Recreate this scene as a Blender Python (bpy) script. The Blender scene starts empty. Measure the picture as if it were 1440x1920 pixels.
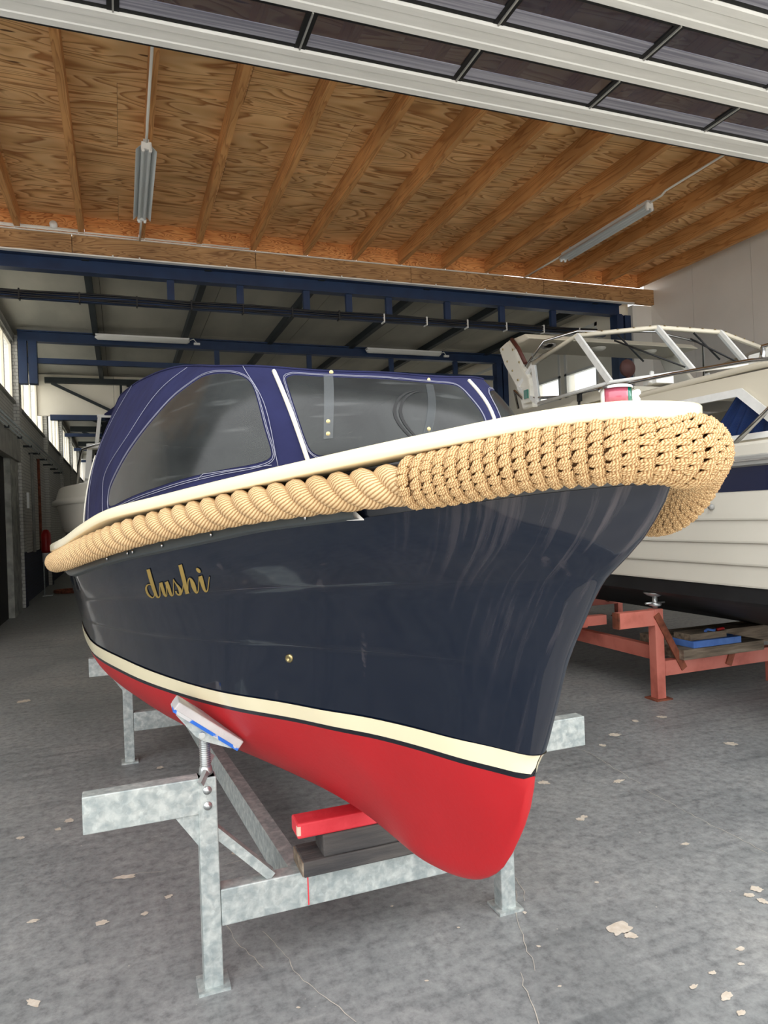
import bpy, bmesh, math, random
import numpy as np
from mathutils import Vector, Matrix
from mathutils.geometry import delaunay_2d_cdt
random.seed(7)
C = bpy.context.scene.collection
SC = bpy.context.scene

# ------------------------------------------------------------------ camera
cd = bpy.data.cameras.new('camera'); cam = bpy.data.objects.new('camera', cd); C.objects.link(cam)
cd.sensor_fit = 'VERTICAL'; cd.sensor_height = 36.0; cd.lens = 1313.07 / 1920 * 36.0
cd.clip_start = 0.05; cd.clip_end = 300
R = Matrix(((0.93568988, 0.0334366, -0.35123559), (-0.35081786, -0.01782611, -0.93627403), (-0.03756699, 0.99928185, -0.00494955)))
cam.matrix_world = Matrix.Translation((0, 0, 1.5)) @ R.to_4x4()
SC.camera = cam

# ------------------------------------------------------------------ world, sun, exposure
w = bpy.data.worlds.new('sky'); SC.world = w; w.use_nodes = True
nt = w.node_tree; bg = nt.nodes['Background']
tc = nt.nodes.new('ShaderNodeTexCoord'); sp = nt.nodes.new('ShaderNodeSeparateXYZ'); cr = nt.nodes.new('ShaderNodeValToRGB')
nt.links.new(tc.outputs['Generated'], sp.inputs[0]); nt.links.new(sp.outputs['Z'], cr.inputs[0]); nt.links.new(cr.outputs[0], bg.inputs[0])
cr.color_ramp.elements[0].position = 0.0; cr.color_ramp.elements[0].color = (0.74, 0.76, 0.78, 1)
cr.color_ramp.elements[1].position = 0.7; cr.color_ramp.elements[1].color = (1.0, 1.0, 1.0, 1)
bg.inputs[1].default_value = 1.75
sd = bpy.data.lights.new('sun', 'SUN'); sun = bpy.data.objects.new('sun', sd); C.objects.link(sun)
sd.energy = 4.0; sd.angle = math.radians(3); sd.color = (1, .95, .88)
sun.rotation_euler = Vector((.22, -.80, -1.0)).to_track_quat('-Z', 'Y').to_euler()
SC.view_settings.view_transform = 'Standard'; SC.view_settings.look = 'None'
SC.view_settings.gamma = 1; SC.view_settings.exposure = 0.95; SC.view_settings.use_curve_mapping = False

# ------------------------------------------------------------------ materials
def srgb(r, g, b):
    f = lambda c: (c/255/12.92) if c/255 <= .04045 else ((c/255+.055)/1.055)**2.4
    return (f(r), f(g), f(b), 1)
def mat(name, col, rough=.6, metal=0, **k):
    m = bpy.data.materials.new(name); m.use_nodes = True; b = m.node_tree.nodes['Principled BSDF']
    b.inputs['Base Color'].default_value = col; b.inputs['Roughness'].default_value = rough; b.inputs['Metallic'].default_value = metal
    for a, v in k.items(): b.inputs[a.replace('_', ' ')].default_value = v
    return m
def N(m, t, **k):
    n = m.node_tree.nodes.new(t)
    for a, v in k.items():
        if hasattr(n, a): setattr(n, a, v)
        else: n.inputs[a].default_value = v
    return n
def L(m, a, b): m.node_tree.links.new(a, b)
def B(m): return m.node_tree.nodes['Principled BSDF']
def ramp(m, fac, stops):
    r = N(m, 'ShaderNodeValToRGB'); e = r.color_ramp.elements
    while len(e) < len(stops): e.new(0.5)
    for i, (p, c) in enumerate(stops): e[i].position = p; e[i].color = c
    L(m, fac, r.inputs[0]); return r
def coords(m, scale=(1, 1, 1), kind='Object', rot=(0, 0, 0)):
    t = N(m, 'ShaderNodeTexCoord'); mp = N(m, 'ShaderNodeMapping'); mp.inputs['Scale'].default_value = scale; mp.inputs['Rotation'].default_value = rot
    L(m, t.outputs[kind], mp.inputs[0]); return mp.outputs[0]
def noisy(name, stops, scale=5, rough=.6, metal=0, detail=6, stretch=(1, 1, 1), bump=0, dist=0, bscale=None, **k):
    m = mat(name, stops[0][1], rough, metal, **k); v = coords(m, stretch)
    n = N(m, 'ShaderNodeTexNoise'); n.inputs['Scale'].default_value = scale; n.inputs['Detail'].default_value = detail; n.inputs['Distortion'].default_value = dist
    L(m, v, n.inputs['Vector']); r = ramp(m, n.outputs[0], stops); L(m, r.outputs[0], B(m).inputs['Base Color'])
    if bump:
        q = N(m, 'ShaderNodeTexNoise'); q.inputs['Scale'].default_value = bscale or scale*4; q.inputs['Detail'].default_value = 5; L(m, v, q.inputs['Vector'])
        b = N(m, 'ShaderNodeBump'); b.inputs['Strength'].default_value = bump; b.inputs['Distance'].default_value = .01
        L(m, q.outputs[0], b.inputs['Height']); L(m, b.outputs[0], B(m).inputs['Normal'])
    return m

# floor: power-floated grey concrete with scuffs and pale flecks
def floor_mat():
    m = mat('concrete_floor', srgb(112, 115, 115), .5); v = coords(m)
    n1 = N(m, 'ShaderNodeTexNoise'); n1.inputs['Scale'].default_value = .9; n1.inputs['Detail'].default_value = 8; n1.inputs['Roughness'].default_value = .65; L(m, v, n1.inputs['Vector'])
    n2 = N(m, 'ShaderNodeTexNoise'); n2.inputs['Scale'].default_value = 22; n2.inputs['Detail'].default_value = 8; n2.inputs['Roughness'].default_value = .75; L(m, v, n2.inputs['Vector'])
    r1 = ramp(m, n1.outputs[0], [(.3, srgb(120, 124, 125)), (.5, srgb(140, 143, 143)), (.7, srgb(156, 157, 155))])
    r2 = ramp(m, n2.outputs[0], [(.36, (.62, .62, .63, 1)), (.5, (.95, .95, .95, 1)), (.66, (1.22, 1.22, 1.2, 1))])
    mx = N(m, 'ShaderNodeMix', data_type='RGBA', blend_type='MULTIPLY'); mx.inputs[0].default_value = 1; L(m, r1.outputs[0], mx.inputs[6]); L(m, r2.outputs[0], mx.inputs[7])
    # pale flecks
    vo = N(m, 'ShaderNodeTexVoronoi'); vo.inputs['Scale'].default_value = 15; L(m, v, vo.inputs['Vector'])
    n3 = N(m, 'ShaderNodeTexNoise'); n3.inputs['Scale'].default_value = 60; L(m, v, n3.inputs['Vector'])
    ad = N(m, 'ShaderNodeMath', operation='MULTIPLY_ADD'); ad.inputs[1].default_value = .10; L(m, n3.outputs[0], ad.inputs[0]); L(m, vo.outputs['Distance'], ad.inputs[2])
    f = ramp(m, ad.outputs[0], [(.085, (1, 1, 1, 1)), (.10, (0, 0, 0, 1))])
    nm = N(m, 'ShaderNodeTexNoise'); nm.inputs['Scale'].default_value = 2.6; L(m, v, nm.inputs['Vector']); rm = ramp(m, nm.outputs[0], [(.48, (0, 0, 0, 1)), (.62, (1, 1, 1, 1))])
    mu = N(m, 'ShaderNodeMath', operation='MULTIPLY'); L(m, f.outputs[0], mu.inputs[0]); L(m, rm.outputs[0], mu.inputs[1])
    m2 = N(m, 'ShaderNodeMix', data_type='RGBA'); L(m, mu.outputs[0], m2.inputs[0]); L(m, mx.outputs[2], m2.inputs[6]); m2.inputs[7].default_value = srgb(196, 190, 178)
    # dark scuff strokes
    v2 = coords(m, (.6, 5, 1), rot=(0, 0, .5)); n4 = N(m, 'ShaderNodeTexNoise'); n4.inputs['Scale'].default_value = 2.2; n4.inputs['Detail'].default_value = 6; L(m, v2, n4.inputs['Vector'])
    rs = ramp(m, n4.outputs[0], [(.33, (.72, .73, .74, 1)), (.45, (1, 1, 1, 1)), (.66, (1, 1, 1, 1)), (.74, (1.3, 1.28, 1.25, 1))])
    m3 = N(m, 'ShaderNodeMix', data_type='RGBA', blend_type='MULTIPLY'); m3.inputs[0].default_value = .8; L(m, m2.outputs[2], m3.inputs[6]); L(m, rs.outputs[0], m3.inputs[7])
    L(m, m3.outputs[2], B(m).inputs['Base Color'])
    rr = ramp(m, n1.outputs[0], [(.3, (.38, .38, .38, 1)), (.7, (.62, .62, .62, 1))]); L(m, rr.outputs[0], B(m).inputs['Roughness'])
    b = N(m, 'ShaderNodeBump'); b.inputs['Strength'].default_value = .15; b.inputs['Distance'].default_value = .004; L(m, n2.outputs[0], b.inputs['Height']); L(m, b.outputs[0], B(m).inputs['Normal'])
    return m
def wood_mat(name, a, b_, c_, wscale, dist, stretch, knots=True, rough=.65, bands='Y'):
    m = mat(name, a, rough); v = coords(m, stretch)
    oi = N(m, 'ShaderNodeObjectInfo'); av = N(m, 'ShaderNodeVectorMath', operation='MULTIPLY_ADD'); av.inputs[1].default_value = (9, 7, 5)
    cb = N(m, 'ShaderNodeCombineXYZ'); L(m, oi.outputs['Random'], cb.inputs[0]); L(m, oi.outputs['Random'], cb.inputs[1]); L(m, cb.outputs[0], av.inputs[0]); L(m, v, av.inputs[2])
    n = N(m, 'ShaderNodeTexNoise'); n.inputs['Scale'].default_value = wscale; n.inputs['Detail'].default_value = 2; n.inputs['Distortion'].default_value = dist; L(m, av.outputs[0], n.inputs['Vector'])
    mu = N(m, 'ShaderNodeMath', operation='MULTIPLY'); mu.inputs[1].default_value = 11; L(m, n.outputs[0], mu.inputs[0])
    fr = N(m, 'ShaderNodeMath', operation='FRACT'); L(m, mu.outputs[0], fr.inputs[0])
    r = ramp(m, fr.outputs[0], [(0, a), (.55, b_), (.86, c_), (1, a)])
    n2 = N(m, 'ShaderNodeTexNoise'); n2.inputs['Scale'].default_value = 1.1; n2.inputs['Detail'].default_value = 3; L(m, coords(m), n2.inputs['Vector'])
    r2 = ramp(m, n2.outputs[0], [(.35, (.8, .78, .74, 1)), (.65, (1.12, 1.1, 1.06, 1))])
    mx = N(m, 'ShaderNodeMix', data_type='RGBA', blend_type='MULTIPLY'); mx.inputs[0].default_value = 1; L(m, r.outputs[0], mx.inputs[6]); L(m, r2.outputs[0], mx.inputs[7])
    out = mx.outputs[2]
    if knots:
        vo = N(m, 'ShaderNodeTexVoronoi'); vo.inputs['Scale'].default_value = 2.6; L(m, av.outputs[0], vo.inputs['Vector'])
        k = ramp(m, vo.outputs['Distance'], [(.06, (1, 1, 1, 1)), (.10, (0, 0, 0, 1))])
        m2 = N(m, 'ShaderNodeMix', data_type='RGBA'); L(m, k.outputs[0], m2.inputs[0]); L(m, out, m2.inputs[6]); m2.inputs[7].default_value = tuple(x*.35 for x in c_[:3])+(1,); out = m2.outputs[2]
    L(m, out, B(m).inputs['Base Color']); return m
M = {}
M['floor'] = floor_mat()
M['ply'] = wood_mat('plywood', srgb(250, 210, 156), srgb(238, 192, 134), srgb(180, 122, 70), 1.15, .8, (.5, 2.6, 1))
M['plyface'] = wood_mat('plywood_blocking', srgb(232, 170, 108), srgb(220, 150, 88), srgb(168, 96, 44), 2.2, 1.0, (.8, 1, 4), knots=False)
M['joist'] = wood_mat('joist_timber', srgb(216, 162, 104), srgb(208, 152, 94), srgb(178, 122, 70), 1.0, .3, (9, .5, 6), knots=False)
M['fascia'] = wood_mat('fascia_ply', srgb(186, 148, 104), srgb(172, 132, 88), srgb(128, 92, 58), 1.5, 1.0, (.6, 1, 5), knots=False)
M['steel_blue'] = noisy('steel_blue_paint', [(.3, srgb(22, 42, 74)), (.7, srgb(30, 54, 90))], 4, .45)
M['purlin'] = noisy('dark_purlin', [(.3, srgb(24, 32, 34)), (.7, srgb(34, 42, 44))], 4, .6)
M['rearceil'] = noisy('rear_ceiling_board', [(.35, srgb(150, 148, 136)), (.65, srgb(172, 168, 154))], 1.5, .8, stretch=(1, .3, 1))
M['whitewall'] = noisy('white_panel', [(.3, srgb(226, 222, 214)), (.7, srgb(234, 230, 222))], 1.2, .6)
M['cream_panel'] = noisy('cream_panel', [(.3, srgb(240, 232, 212)), (.7, srgb(248, 240, 222))], 1.5, .7)
M['concrete'] = noisy('rough_concrete', [(.3, srgb(120, 122, 116)), (.5, srgb(150, 150, 142)), (.7, srgb(176, 174, 164))], 6, .85, bump=.5, detail=10)
M['lintel'] = noisy('lintel_concrete', [(.3, srgb(132, 132, 126)), (.7, srgb(160, 158, 150))], 4, .85, bump=.2)
def brick_mat(name, c1, c2, mort):
    m = mat(name, c1, .75); t = N(m, 'ShaderNodeTexCoord'); s = N(m, 'ShaderNodeSeparateXYZ'); L(m, t.outputs['Object'], s.inputs[0])
    a = N(m, 'ShaderNodeMath', operation='ADD'); L(m, s.outputs[0], a.inputs[0]); L(m, s.outputs[1], a.inputs[1])
    c = N(m, 'ShaderNodeCombineXYZ'); L(m, a.outputs[0], c.inputs[0]); L(m, s.outputs[2], c.inputs[1])
    b = N(m, 'ShaderNodeTexBrick'); b.inputs['Color1'].default_value = c1; b.inputs['Color2'].default_value = c2; b.inputs['Mortar'].default_value = mort
    b.inputs['Scale'].default_value = 1; b.inputs['Brick Width'].default_value = .22; b.inputs['Row Height'].default_value = .066; b.inputs['Mortar Size'].default_value = .007
    L(m, c.outputs[0], b.inputs['Vector']); L(m, b.outputs[0], B(m).inputs['Base Color'])
    bp = N(m, 'ShaderNodeBump', invert=True); bp.inputs['Strength'].default_value = .8; bp.inputs['Distance'].default_value = .01; L(m, b.outputs['Fac'], bp.inputs['Height']); L(m, bp.outputs[0], B(m).inputs['Normal'])
    return m
M['brick_white'] = brick_mat('painted_brick', srgb(196, 194, 186), srgb(206, 204, 196), srgb(158, 156, 150))
M['brick_navy'] = brick_mat('navy_painted_brick', srgb(16, 24, 48), srgb(22, 32, 60), srgb(10, 14, 28))
M['white_trim'] = mat('white_trim', srgb(226, 224, 216), .5)
M['alu'] = noisy('brushed_aluminium', [(.35, srgb(236, 236, 232)), (.65, srgb(245, 245, 241))], 3, .42, metal=.0, stretch=(1, 6, 6))
M['pane_refl'] = noisy('milky_reflection', [(.4, srgb(128, 128, 142)), (.6, srgb(170, 170, 182))], 3, .3, stretch=(.3, 14, 1))  # streaky pale colour imitating the bright reflection in the door panes
M['rubber'] = mat('black_rubber', srgb(22, 23, 25), .5)
M['alu_line'] = mat('bright_trim', srgb(210, 210, 206), .3, .6)
def glass(name, col, alpha, rough=.03, ior=1.45):
    m = bpy.data.materials.new(name); m.use_nodes = True; n = m.node_tree; n.nodes.clear()
    o = n.nodes.new('ShaderNodeOutputMaterial'); t = n.nodes.new('ShaderNodeBsdfTransparent'); g = n.nodes.new('ShaderNodeBsdfPrincipled')
    g.inputs['Base Color'].default_value = col; g.inputs['Roughness'].default_value = rough; t.inputs[0].default_value = (.9, .93, .95, 1)
    lw = n.nodes.new('ShaderNodeLayerWeight'); lw.inputs[0].default_value = .5; pw = n.nodes.new('ShaderNodeMath'); pw.operation = 'POWER'; pw.inputs[1].default_value = 4.5
    a = n.nodes.new('ShaderNodeMath'); a.operation = 'MULTIPLY_ADD'; a.inputs[1].default_value = .85*(1-alpha); a.inputs[2].default_value = alpha; g.inputs['IOR'].default_value = ior
    mm = n.nodes.new('ShaderNodeMixShader'); n.links.new(lw.outputs['Facing'], pw.inputs[0]); n.links.new(pw.outputs[0], a.inputs[0]); n.links.new(a.outputs[0], mm.inputs[0]); n.links.new(t.outputs[0], mm.inputs[1]); n.links.new(g.outputs[0], mm.inputs[2]); n.links.new(mm.outputs[0], o.inputs[0])
    return m
M['door_glass'] = glass('acrylic_pane', srgb(84, 84, 98), .38, .05, 1.6)
def frosted():
    m = bpy.data.materials.new('frosted_window'); m.use_nodes = True; n = m.node_tree; n.nodes.clear()
    o = n.nodes.new('ShaderNodeOutputMaterial'); t = n.nodes.new('ShaderNodeBsdfTransparent'); g = n.nodes.new('ShaderNodeBsdfTranslucent'); g.inputs[0].default_value = srgb(246, 246, 240)
    mm = n.nodes.new('ShaderNodeMixShader'); mm.inputs[0].default_value = .2; n.links.new(t.outputs[0], mm.inputs[1]); n.links.new(g.outputs[0], mm.inputs[2]); n.links.new(mm.outputs[0], o.inputs[0]); return m
M['win_glass'] = frosted()
M['boat_glass'] = glass('boat_glass', srgb(34, 40, 40), .22, .02)
M['dark_glass'] = glass('dark_cabin_glass', srgb(18, 20, 24), .3, .03)

# boat materials
def hull_mat():
    m = mat('navy_gelcoat', srgb(8, 19, 37), .08); b = B(m); b.inputs['Coat Weight'].default_value = .25; b.inputs['Coat Roughness'].default_value = .04; b.inputs['Specular IOR Level'].default_value = .45
    v = coords(m, (1, 1, 1)); n = N(m, 'ShaderNodeTexNoise'); n.inputs['Scale'].default_value = 3.2; n.inputs['Detail'].default_value = 1.5; L(m, v, n.inputs['Vector'])
    bp = N(m, 'ShaderNodeBump'); bp.inputs['Strength'].default_value = .14; bp.inputs['Distance'].default_value = .012; L(m, n.outputs[0], bp.inputs['Height']); L(m, bp.outputs[0], b.inputs['Normal']); L(m, bp.outputs[0], b.inputs['Coat Normal'])
    # vertical reflection streaks painted into the colour, strongest at the bow, plus chalky patches
    vs = coords(m, (42, 1.5, 1), 'UV'); n2 = N(m, 'ShaderNodeTexNoise'); n2.inputs['Scale'].default_value = 1.0; n2.inputs['Detail'].default_value = 5; n2.inputs['Roughness'].default_value = .6; n2.inputs['Distortion'].default_value = .25; L(m, vs, n2.inputs['Vector'])
    r = ramp(m, n2.outputs[0], [(.52, (0, 0, 0, 1)), (.66, (1, 1, 1, 1))])
    t = N(m, 'ShaderNodeTexCoord'); s = N(m, 'ShaderNodeSeparateXYZ'); L(m, t.outputs['Object'], s.inputs[0])
    mr = N(m, 'ShaderNodeMapRange'); mr.inputs['From Min'].default_value = .05; mr.inputs['From Max'].default_value = .5; mr.inputs['To Min'].default_value = .55; mr.inputs['To Max'].default_value = 0; L(m, s.outputs[1], mr.inputs[0])
    n3 = N(m, 'ShaderNodeTexNoise'); v3 = coords(m, (1.4, 1.0, .45)); n3.inputs['Scale'].default_value = 8; n3.inputs['Detail'].default_value = 9; n3.inputs['Distortion'].default_value = .8; L(m, v3, n3.inputs['Vector']); r3 = ramp(m, n3.outputs[0], [(.69, (0, 0, 0, 1)), (.74, (.3, .3, .3, 1))])
    mu = N(m, 'ShaderNodeMath', operation='MULTIPLY'); L(m, r.outputs[0], mu.inputs[0]); L(m, mr.outputs[0], mu.inputs[1])
    ad = N(m, 'ShaderNodeMath', operation='MAXIMUM'); L(m, mu.outputs[0], ad.inputs[0])
    n4 = N(m, 'ShaderNodeTexNoise'); n4.inputs['Scale'].default_value = 40; n4.inputs['Detail'].default_value = 4; L(m, v, n4.inputs['Vector']); r4 = ramp(m, n4.outputs[0], [(.42, (0, 0, 0, 1)), (.56, (1, 1, 1, 1))])
    m5 = N(m, 'ShaderNodeMath', operation='MULTIPLY'); L(m, r3.outputs[0], m5.inputs[0]); L(m, r4.outputs[0], m5.inputs[1]); L(m, m5.outputs[0], ad.inputs[1])
    mx = N(m, 'ShaderNodeMix', data_type='RGBA'); L(m, ad.outputs[0], mx.inputs[0]); mx.inputs[6].default_value = srgb(8, 19, 37); mx.inputs[7].default_value = srgb(92, 86, 90); L(m, mx.outputs[2], b.inputs['Base Color'])
    return m
M['navy'] = hull_mat()
M['navy_dark'] = mat('dark_navy_gelcoat', srgb(14, 20, 34), .2, Coat_Weight=.5)
M['cream'] = mat('cream_gelcoat', srgb(247, 236, 200), .22, Coat_Weight=.5)
M['cream_deck'] = mat('cream_deck', srgb(236, 228, 200), .5)
M['red'] = noisy('red_antifouling', [(.3, srgb(176, 16, 26)), (.7, srgb(186, 22, 32))], 3, .42, bump=.08, bscale=60)
M['black_line'] = mat('black_line', srgb(10, 14, 26), .25)
M['strake'] = mat('grey_rubbing_strake', srgb(62, 68, 70), .42)
M['gold'] = mat('gold_leaf', srgb(168, 142, 76), .5, .2)
M['gold_edge'] = mat('dark_outline', srgb(10, 10, 12), .5)
M['chrome'] = mat('stainless', srgb(200, 200, 200), .18, 1)
M['brass'] = mat('brass', srgb(196, 178, 130), .3, 1)
def rope_mat(name, c1, c2, c3, yarn=True, sx=900, sy=9):
    m = mat(name, c1, .85); 
    if yarn:
        t = N(m, 'ShaderNodeTexCoord'); s = N(m, 'ShaderNodeSeparateXYZ'); L(m, t.outputs['UV'], s.inputs[0])
        a = N(m, 'ShaderNodeMath', operation='MULTIPLY'); a.inputs[1].default_value = sx; L(m, s.outputs[0], a.inputs[0])
        a2 = N(m, 'ShaderNodeMath', operation='MULTIPLY_ADD'); a2.inputs[1].default_value = sy*2*math.pi; L(m, s.outputs[1], a2.inputs[0]); L(m, a.outputs[0], a2.inputs[2])
        si = N(m, 'ShaderNodeMath', operation='SINE'); L(m, a2.outputs[0], si.inputs[0])
        n = N(m, 'ShaderNodeTexNoise'); n.inputs['Scale'].default_value = 260; n.inputs['Detail'].default_value = 3; L(m, coords(m), n.inputs['Vector'])
        h = N(m, 'ShaderNodeMath', operation='MULTIPLY_ADD'); h.inputs[1].default_value = 1.2; L(m, n.outputs[0], h.inputs[0]); L(m, si.outputs[0], h.inputs[2])
        bp = N(m, 'ShaderNodeBump'); bp.inputs['Strength'].default_value = .6; bp.inputs['Distance'].default_value = .001; L(m, h.outputs[0], bp.inputs['Height']); L(m, bp.outputs[0], B(m).inputs['Normal'])
        r = ramp(m, h.outputs[0], [(-.0, c3), (.35, c2), (1, c1)])
        n2 = N(m, 'ShaderNodeTexNoise'); n2.inputs['Scale'].default_value = 4; n2.inputs['Detail'].default_value = 5; L(m, coords(m), n2.inputs['Vector']); r2 = ramp(m, n2.outputs[0], [(.35, (.88, .84, .78, 1)), (.65, (1.06, 1.05, 1.04, 1))])
        mx = N(m, 'ShaderNodeMix', data_type='RGBA', blend_type='MULTIPLY'); mx.inputs[0].default_value = 1; L(m, r.outputs[0], mx.inputs[6]); L(m, r2.outputs[0], mx.inputs[7]); L(m, mx.outputs[2], B(m).inputs['Base Color'])
    return m
M['rope'] = rope_mat('manila_rope', srgb(224, 194, 150), srgb(210, 178, 132), srgb(162, 126, 84))
M['cord'] = rope_mat('woven_cord', srgb(232, 202, 154), srgb(224, 190, 140), srgb(172, 130, 86), sx=1500, sy=2)
M['rope_core'] = mat('fender_core', srgb(110, 78, 46), .9)
M['canvas'] = noisy('navy_canvas', [(.3, srgb(30, 32, 64)), (.7, srgb(38, 41, 78))], 7, .9, bump=.5, bscale=9, Specular_IOR_Level=.2)
M['stitch'] = mat('white_stitching', srgb(150, 152, 170), .8)
M['zip'] = mat('cream_binding', srgb(226, 222, 206), .6)
def vinyl():
    m = bpy.data.materials.new('scratched_vinyl'); m.use_nodes = True; n = m.node_tree; b = B(m)
    v = coords(m, (1, 1, 1)); no = N(m, 'ShaderNodeTexNoise'); no.inputs['Scale'].default_value = 4; no.inputs['Detail'].default_value = 5; no.inputs['Roughness'].default_value = .6; L(m, v, no.inputs['Vector'])
    r = ramp(m, no.outputs[0], [(.3, srgb(38, 40, 41)), (.7, srgb(66, 70, 70))])
    vs = coords(m, (3, 3, 30), rot=(.5, .3, 0)); n2 = N(m, 'ShaderNodeTexNoise'); n2.inputs['Scale'].default_value = 1.6; n2.inputs['Detail'].default_value = 3; n2.inputs['Roughness'].default_value = .5; L(m, vs, n2.inputs['Vector']); r2 = ramp(m, n2.outputs[0], [(.62, (0, 0, 0, 1)), (.74, (.4, .4, .4, 1))])
    mx = N(m, 'ShaderNodeMix', data_type='RGBA'); L(m, r2.outputs[0], mx.inputs[0]); L(m, r.outputs[0], mx.inputs[6]); mx.inputs[7].default_value = srgb(110, 114, 114); L(m, mx.outputs[2], b.inputs['Base Color'])
    b.inputs['Roughness'].default_value = .22; b.inputs['Alpha'].default_value = .72
    bp = N(m, 'ShaderNodeBump'); bp.inputs['Strength'].default_value = .25; bp.inputs['Distance'].default_value = .02; n3 = N(m, 'ShaderNodeTexNoise'); n3.inputs['Scale'].default_value = 2.2; L(m, v, n3.inputs['Vector']); L(m, n3.outputs[0], bp.inputs['Height']); L(m, bp.outputs[0], b.inputs['Normal'])
    return m
M['vinyl'] = vinyl()
def galv():
    m = mat('galvanised_steel', srgb(176, 184, 182), .5, .35); v = coords(m)
    vo = N(m, 'ShaderNodeTexVoronoi'); vo.inputs['Scale'].default_value = 70; L(m, v, vo.inputs['Vector'])
    n = N(m, 'ShaderNodeTexNoise'); n.inputs['Scale'].default_value = 34; n.inputs['Detail'].default_value = 3; n.inputs['Distortion'].default_value = .4; L(m, v, n.inputs['Vector'])
    r = ramp(m, n.outputs[0], [(.35, srgb(160, 170, 170)), (.5, srgb(178, 186, 184)), (.68, srgb(200, 206, 202))])
    r2 = ramp(m, vo.outputs['Color'], [(0, (.86, .86, .86, 1)), (1, (1.08, 1.08, 1.08, 1))])
    mx = N(m, 'ShaderNodeMix', data_type='RGBA', blend_type='MULTIPLY'); mx.inputs[0].default_value = 1; L(m, r.outputs[0], mx.inputs[6]); L(m, r2.outputs[0], mx.inputs[7]); L(m, mx.outputs[2], B(m).inputs['Base Color'])
    return m
M['galv'] = galv()
M['galv_red'] = noisy('galvanised_with_red_dust', [(.4, srgb(150, 152, 152)), (.65, srgb(164, 120, 124))], 5, .6, .2)
M['zinc'] = mat('zinc_screw', srgb(196, 200, 200), .32, .8)
M['red_wood'] = noisy('red_painted_wood', [(.3, srgb(206, 40, 52)), (.7, srgb(226, 66, 76))], 8, .6, bump=.4)
M['raw_wood'] = mat('bare_wood', srgb(226, 200, 180), .8)
M['dark_wood'] = noisy('weathered_dark_wood', [(.3, srgb(52, 52, 54)), (.7, srgb(88, 84, 80))], 3, .8, stretch=(1, 8, 8), bump=.4)
M['grey_wood'] = noisy('weathered_grey_wood', [(.3, srgb(92, 82, 70)), (.55, srgb(138, 124, 106)), (.75, srgb(170, 158, 140))], 4, .85, stretch=(1, 6, 8), bump=.5)
M['pad_wood'] = noisy('painted_pad', [(.35, srgb(186, 182, 182)), (.65, srgb(206, 202, 200))], 9, .7, bump=.3)
M['blue_paint'] = noisy('chipped_blue_paint', [(.47, srgb(28, 100, 200)), (.53, srgb(36, 110, 210)), (.56, srgb(196, 196, 196))], 14, .6)
M['blue_wood'] = noisy('blue_painted_wood', [(.3, srgb(74, 118, 200)), (.7, srgb(98, 144, 220))], 12, .6)
M['red_steel'] = noisy('red_oxide_steel', [(.3, srgb(160, 78, 62)), (.5, srgb(206, 118, 102)), (.7, srgb(216, 132, 116))], 3.5, .6, detail=8, bump=.15)
M['rust'] = noisy('rusty_steel', [(.35, srgb(96, 50, 32)), (.65, srgb(150, 84, 60))], 12, .8, bump=.3)
M['cr_white'] = noisy('off_white_gelcoat', [(.3, srgb(226, 222, 208)), (.7, srgb(232, 228, 214))], 1.5, .3, Coat_Weight=.3)
M['cr_cream'] = mat('beige_gelcoat', srgb(226, 218, 198), .35)
M['cr_navy'] = mat('navy_band', srgb(10, 24, 62), .2)
M['cr_black'] = noisy('black_antifouling', [(.3, srgb(22, 23, 25)), (.7, srgb(38, 39, 41))], 4, .6)
M['grey_rail'] = mat('grey_rub_rail', srgb(168, 168, 164), .4)
M['curtain'] = noisy('blue_curtain', [(.3, srgb(20, 62, 130)), (.7, srgb(28, 76, 150))], 10, .85)
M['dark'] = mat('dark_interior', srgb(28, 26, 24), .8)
M['brown_vinyl'] = mat('brown_vinyl', srgb(84, 40, 30), .6)
M['green_lens'] = mat('green_lens', srgb(10, 110, 90), .12, Coat_Weight=.6)
M['red_lens'] = mat('red_lens', srgb(176, 84, 104), .12, Coat_Weight=.6)
M['white_plastic'] = mat('white_plastic', srgb(230, 230, 226), .4)
M['lamp_white'] = mat('white_enamel', srgb(216, 220, 220), .35, .1)
M['diffuser'] = mat('grey_diffuser', srgb(206, 206, 200), .4)
M['red_plastic'] = mat('red_enamel', srgb(170, 20, 20), .4)
M['flake'] = noisy('worn_paint_flake', [(.3, srgb(196, 184, 166)), (.7, srgb(214, 206, 192))], 40, .8)
M['crack'] = mat('crack_filler', srgb(190, 184, 172), .8)
M['asphalt'] = noisy('outdoor_paving', [(.3, srgb(180, 178, 172)), (.7, srgb(198, 195, 188))], 2, .85)
M['bldg'] = noisy('brown_brick_building', [(.3, srgb(96, 66, 56)), (.7, srgb(120, 84, 70))], 3, .8)

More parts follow.
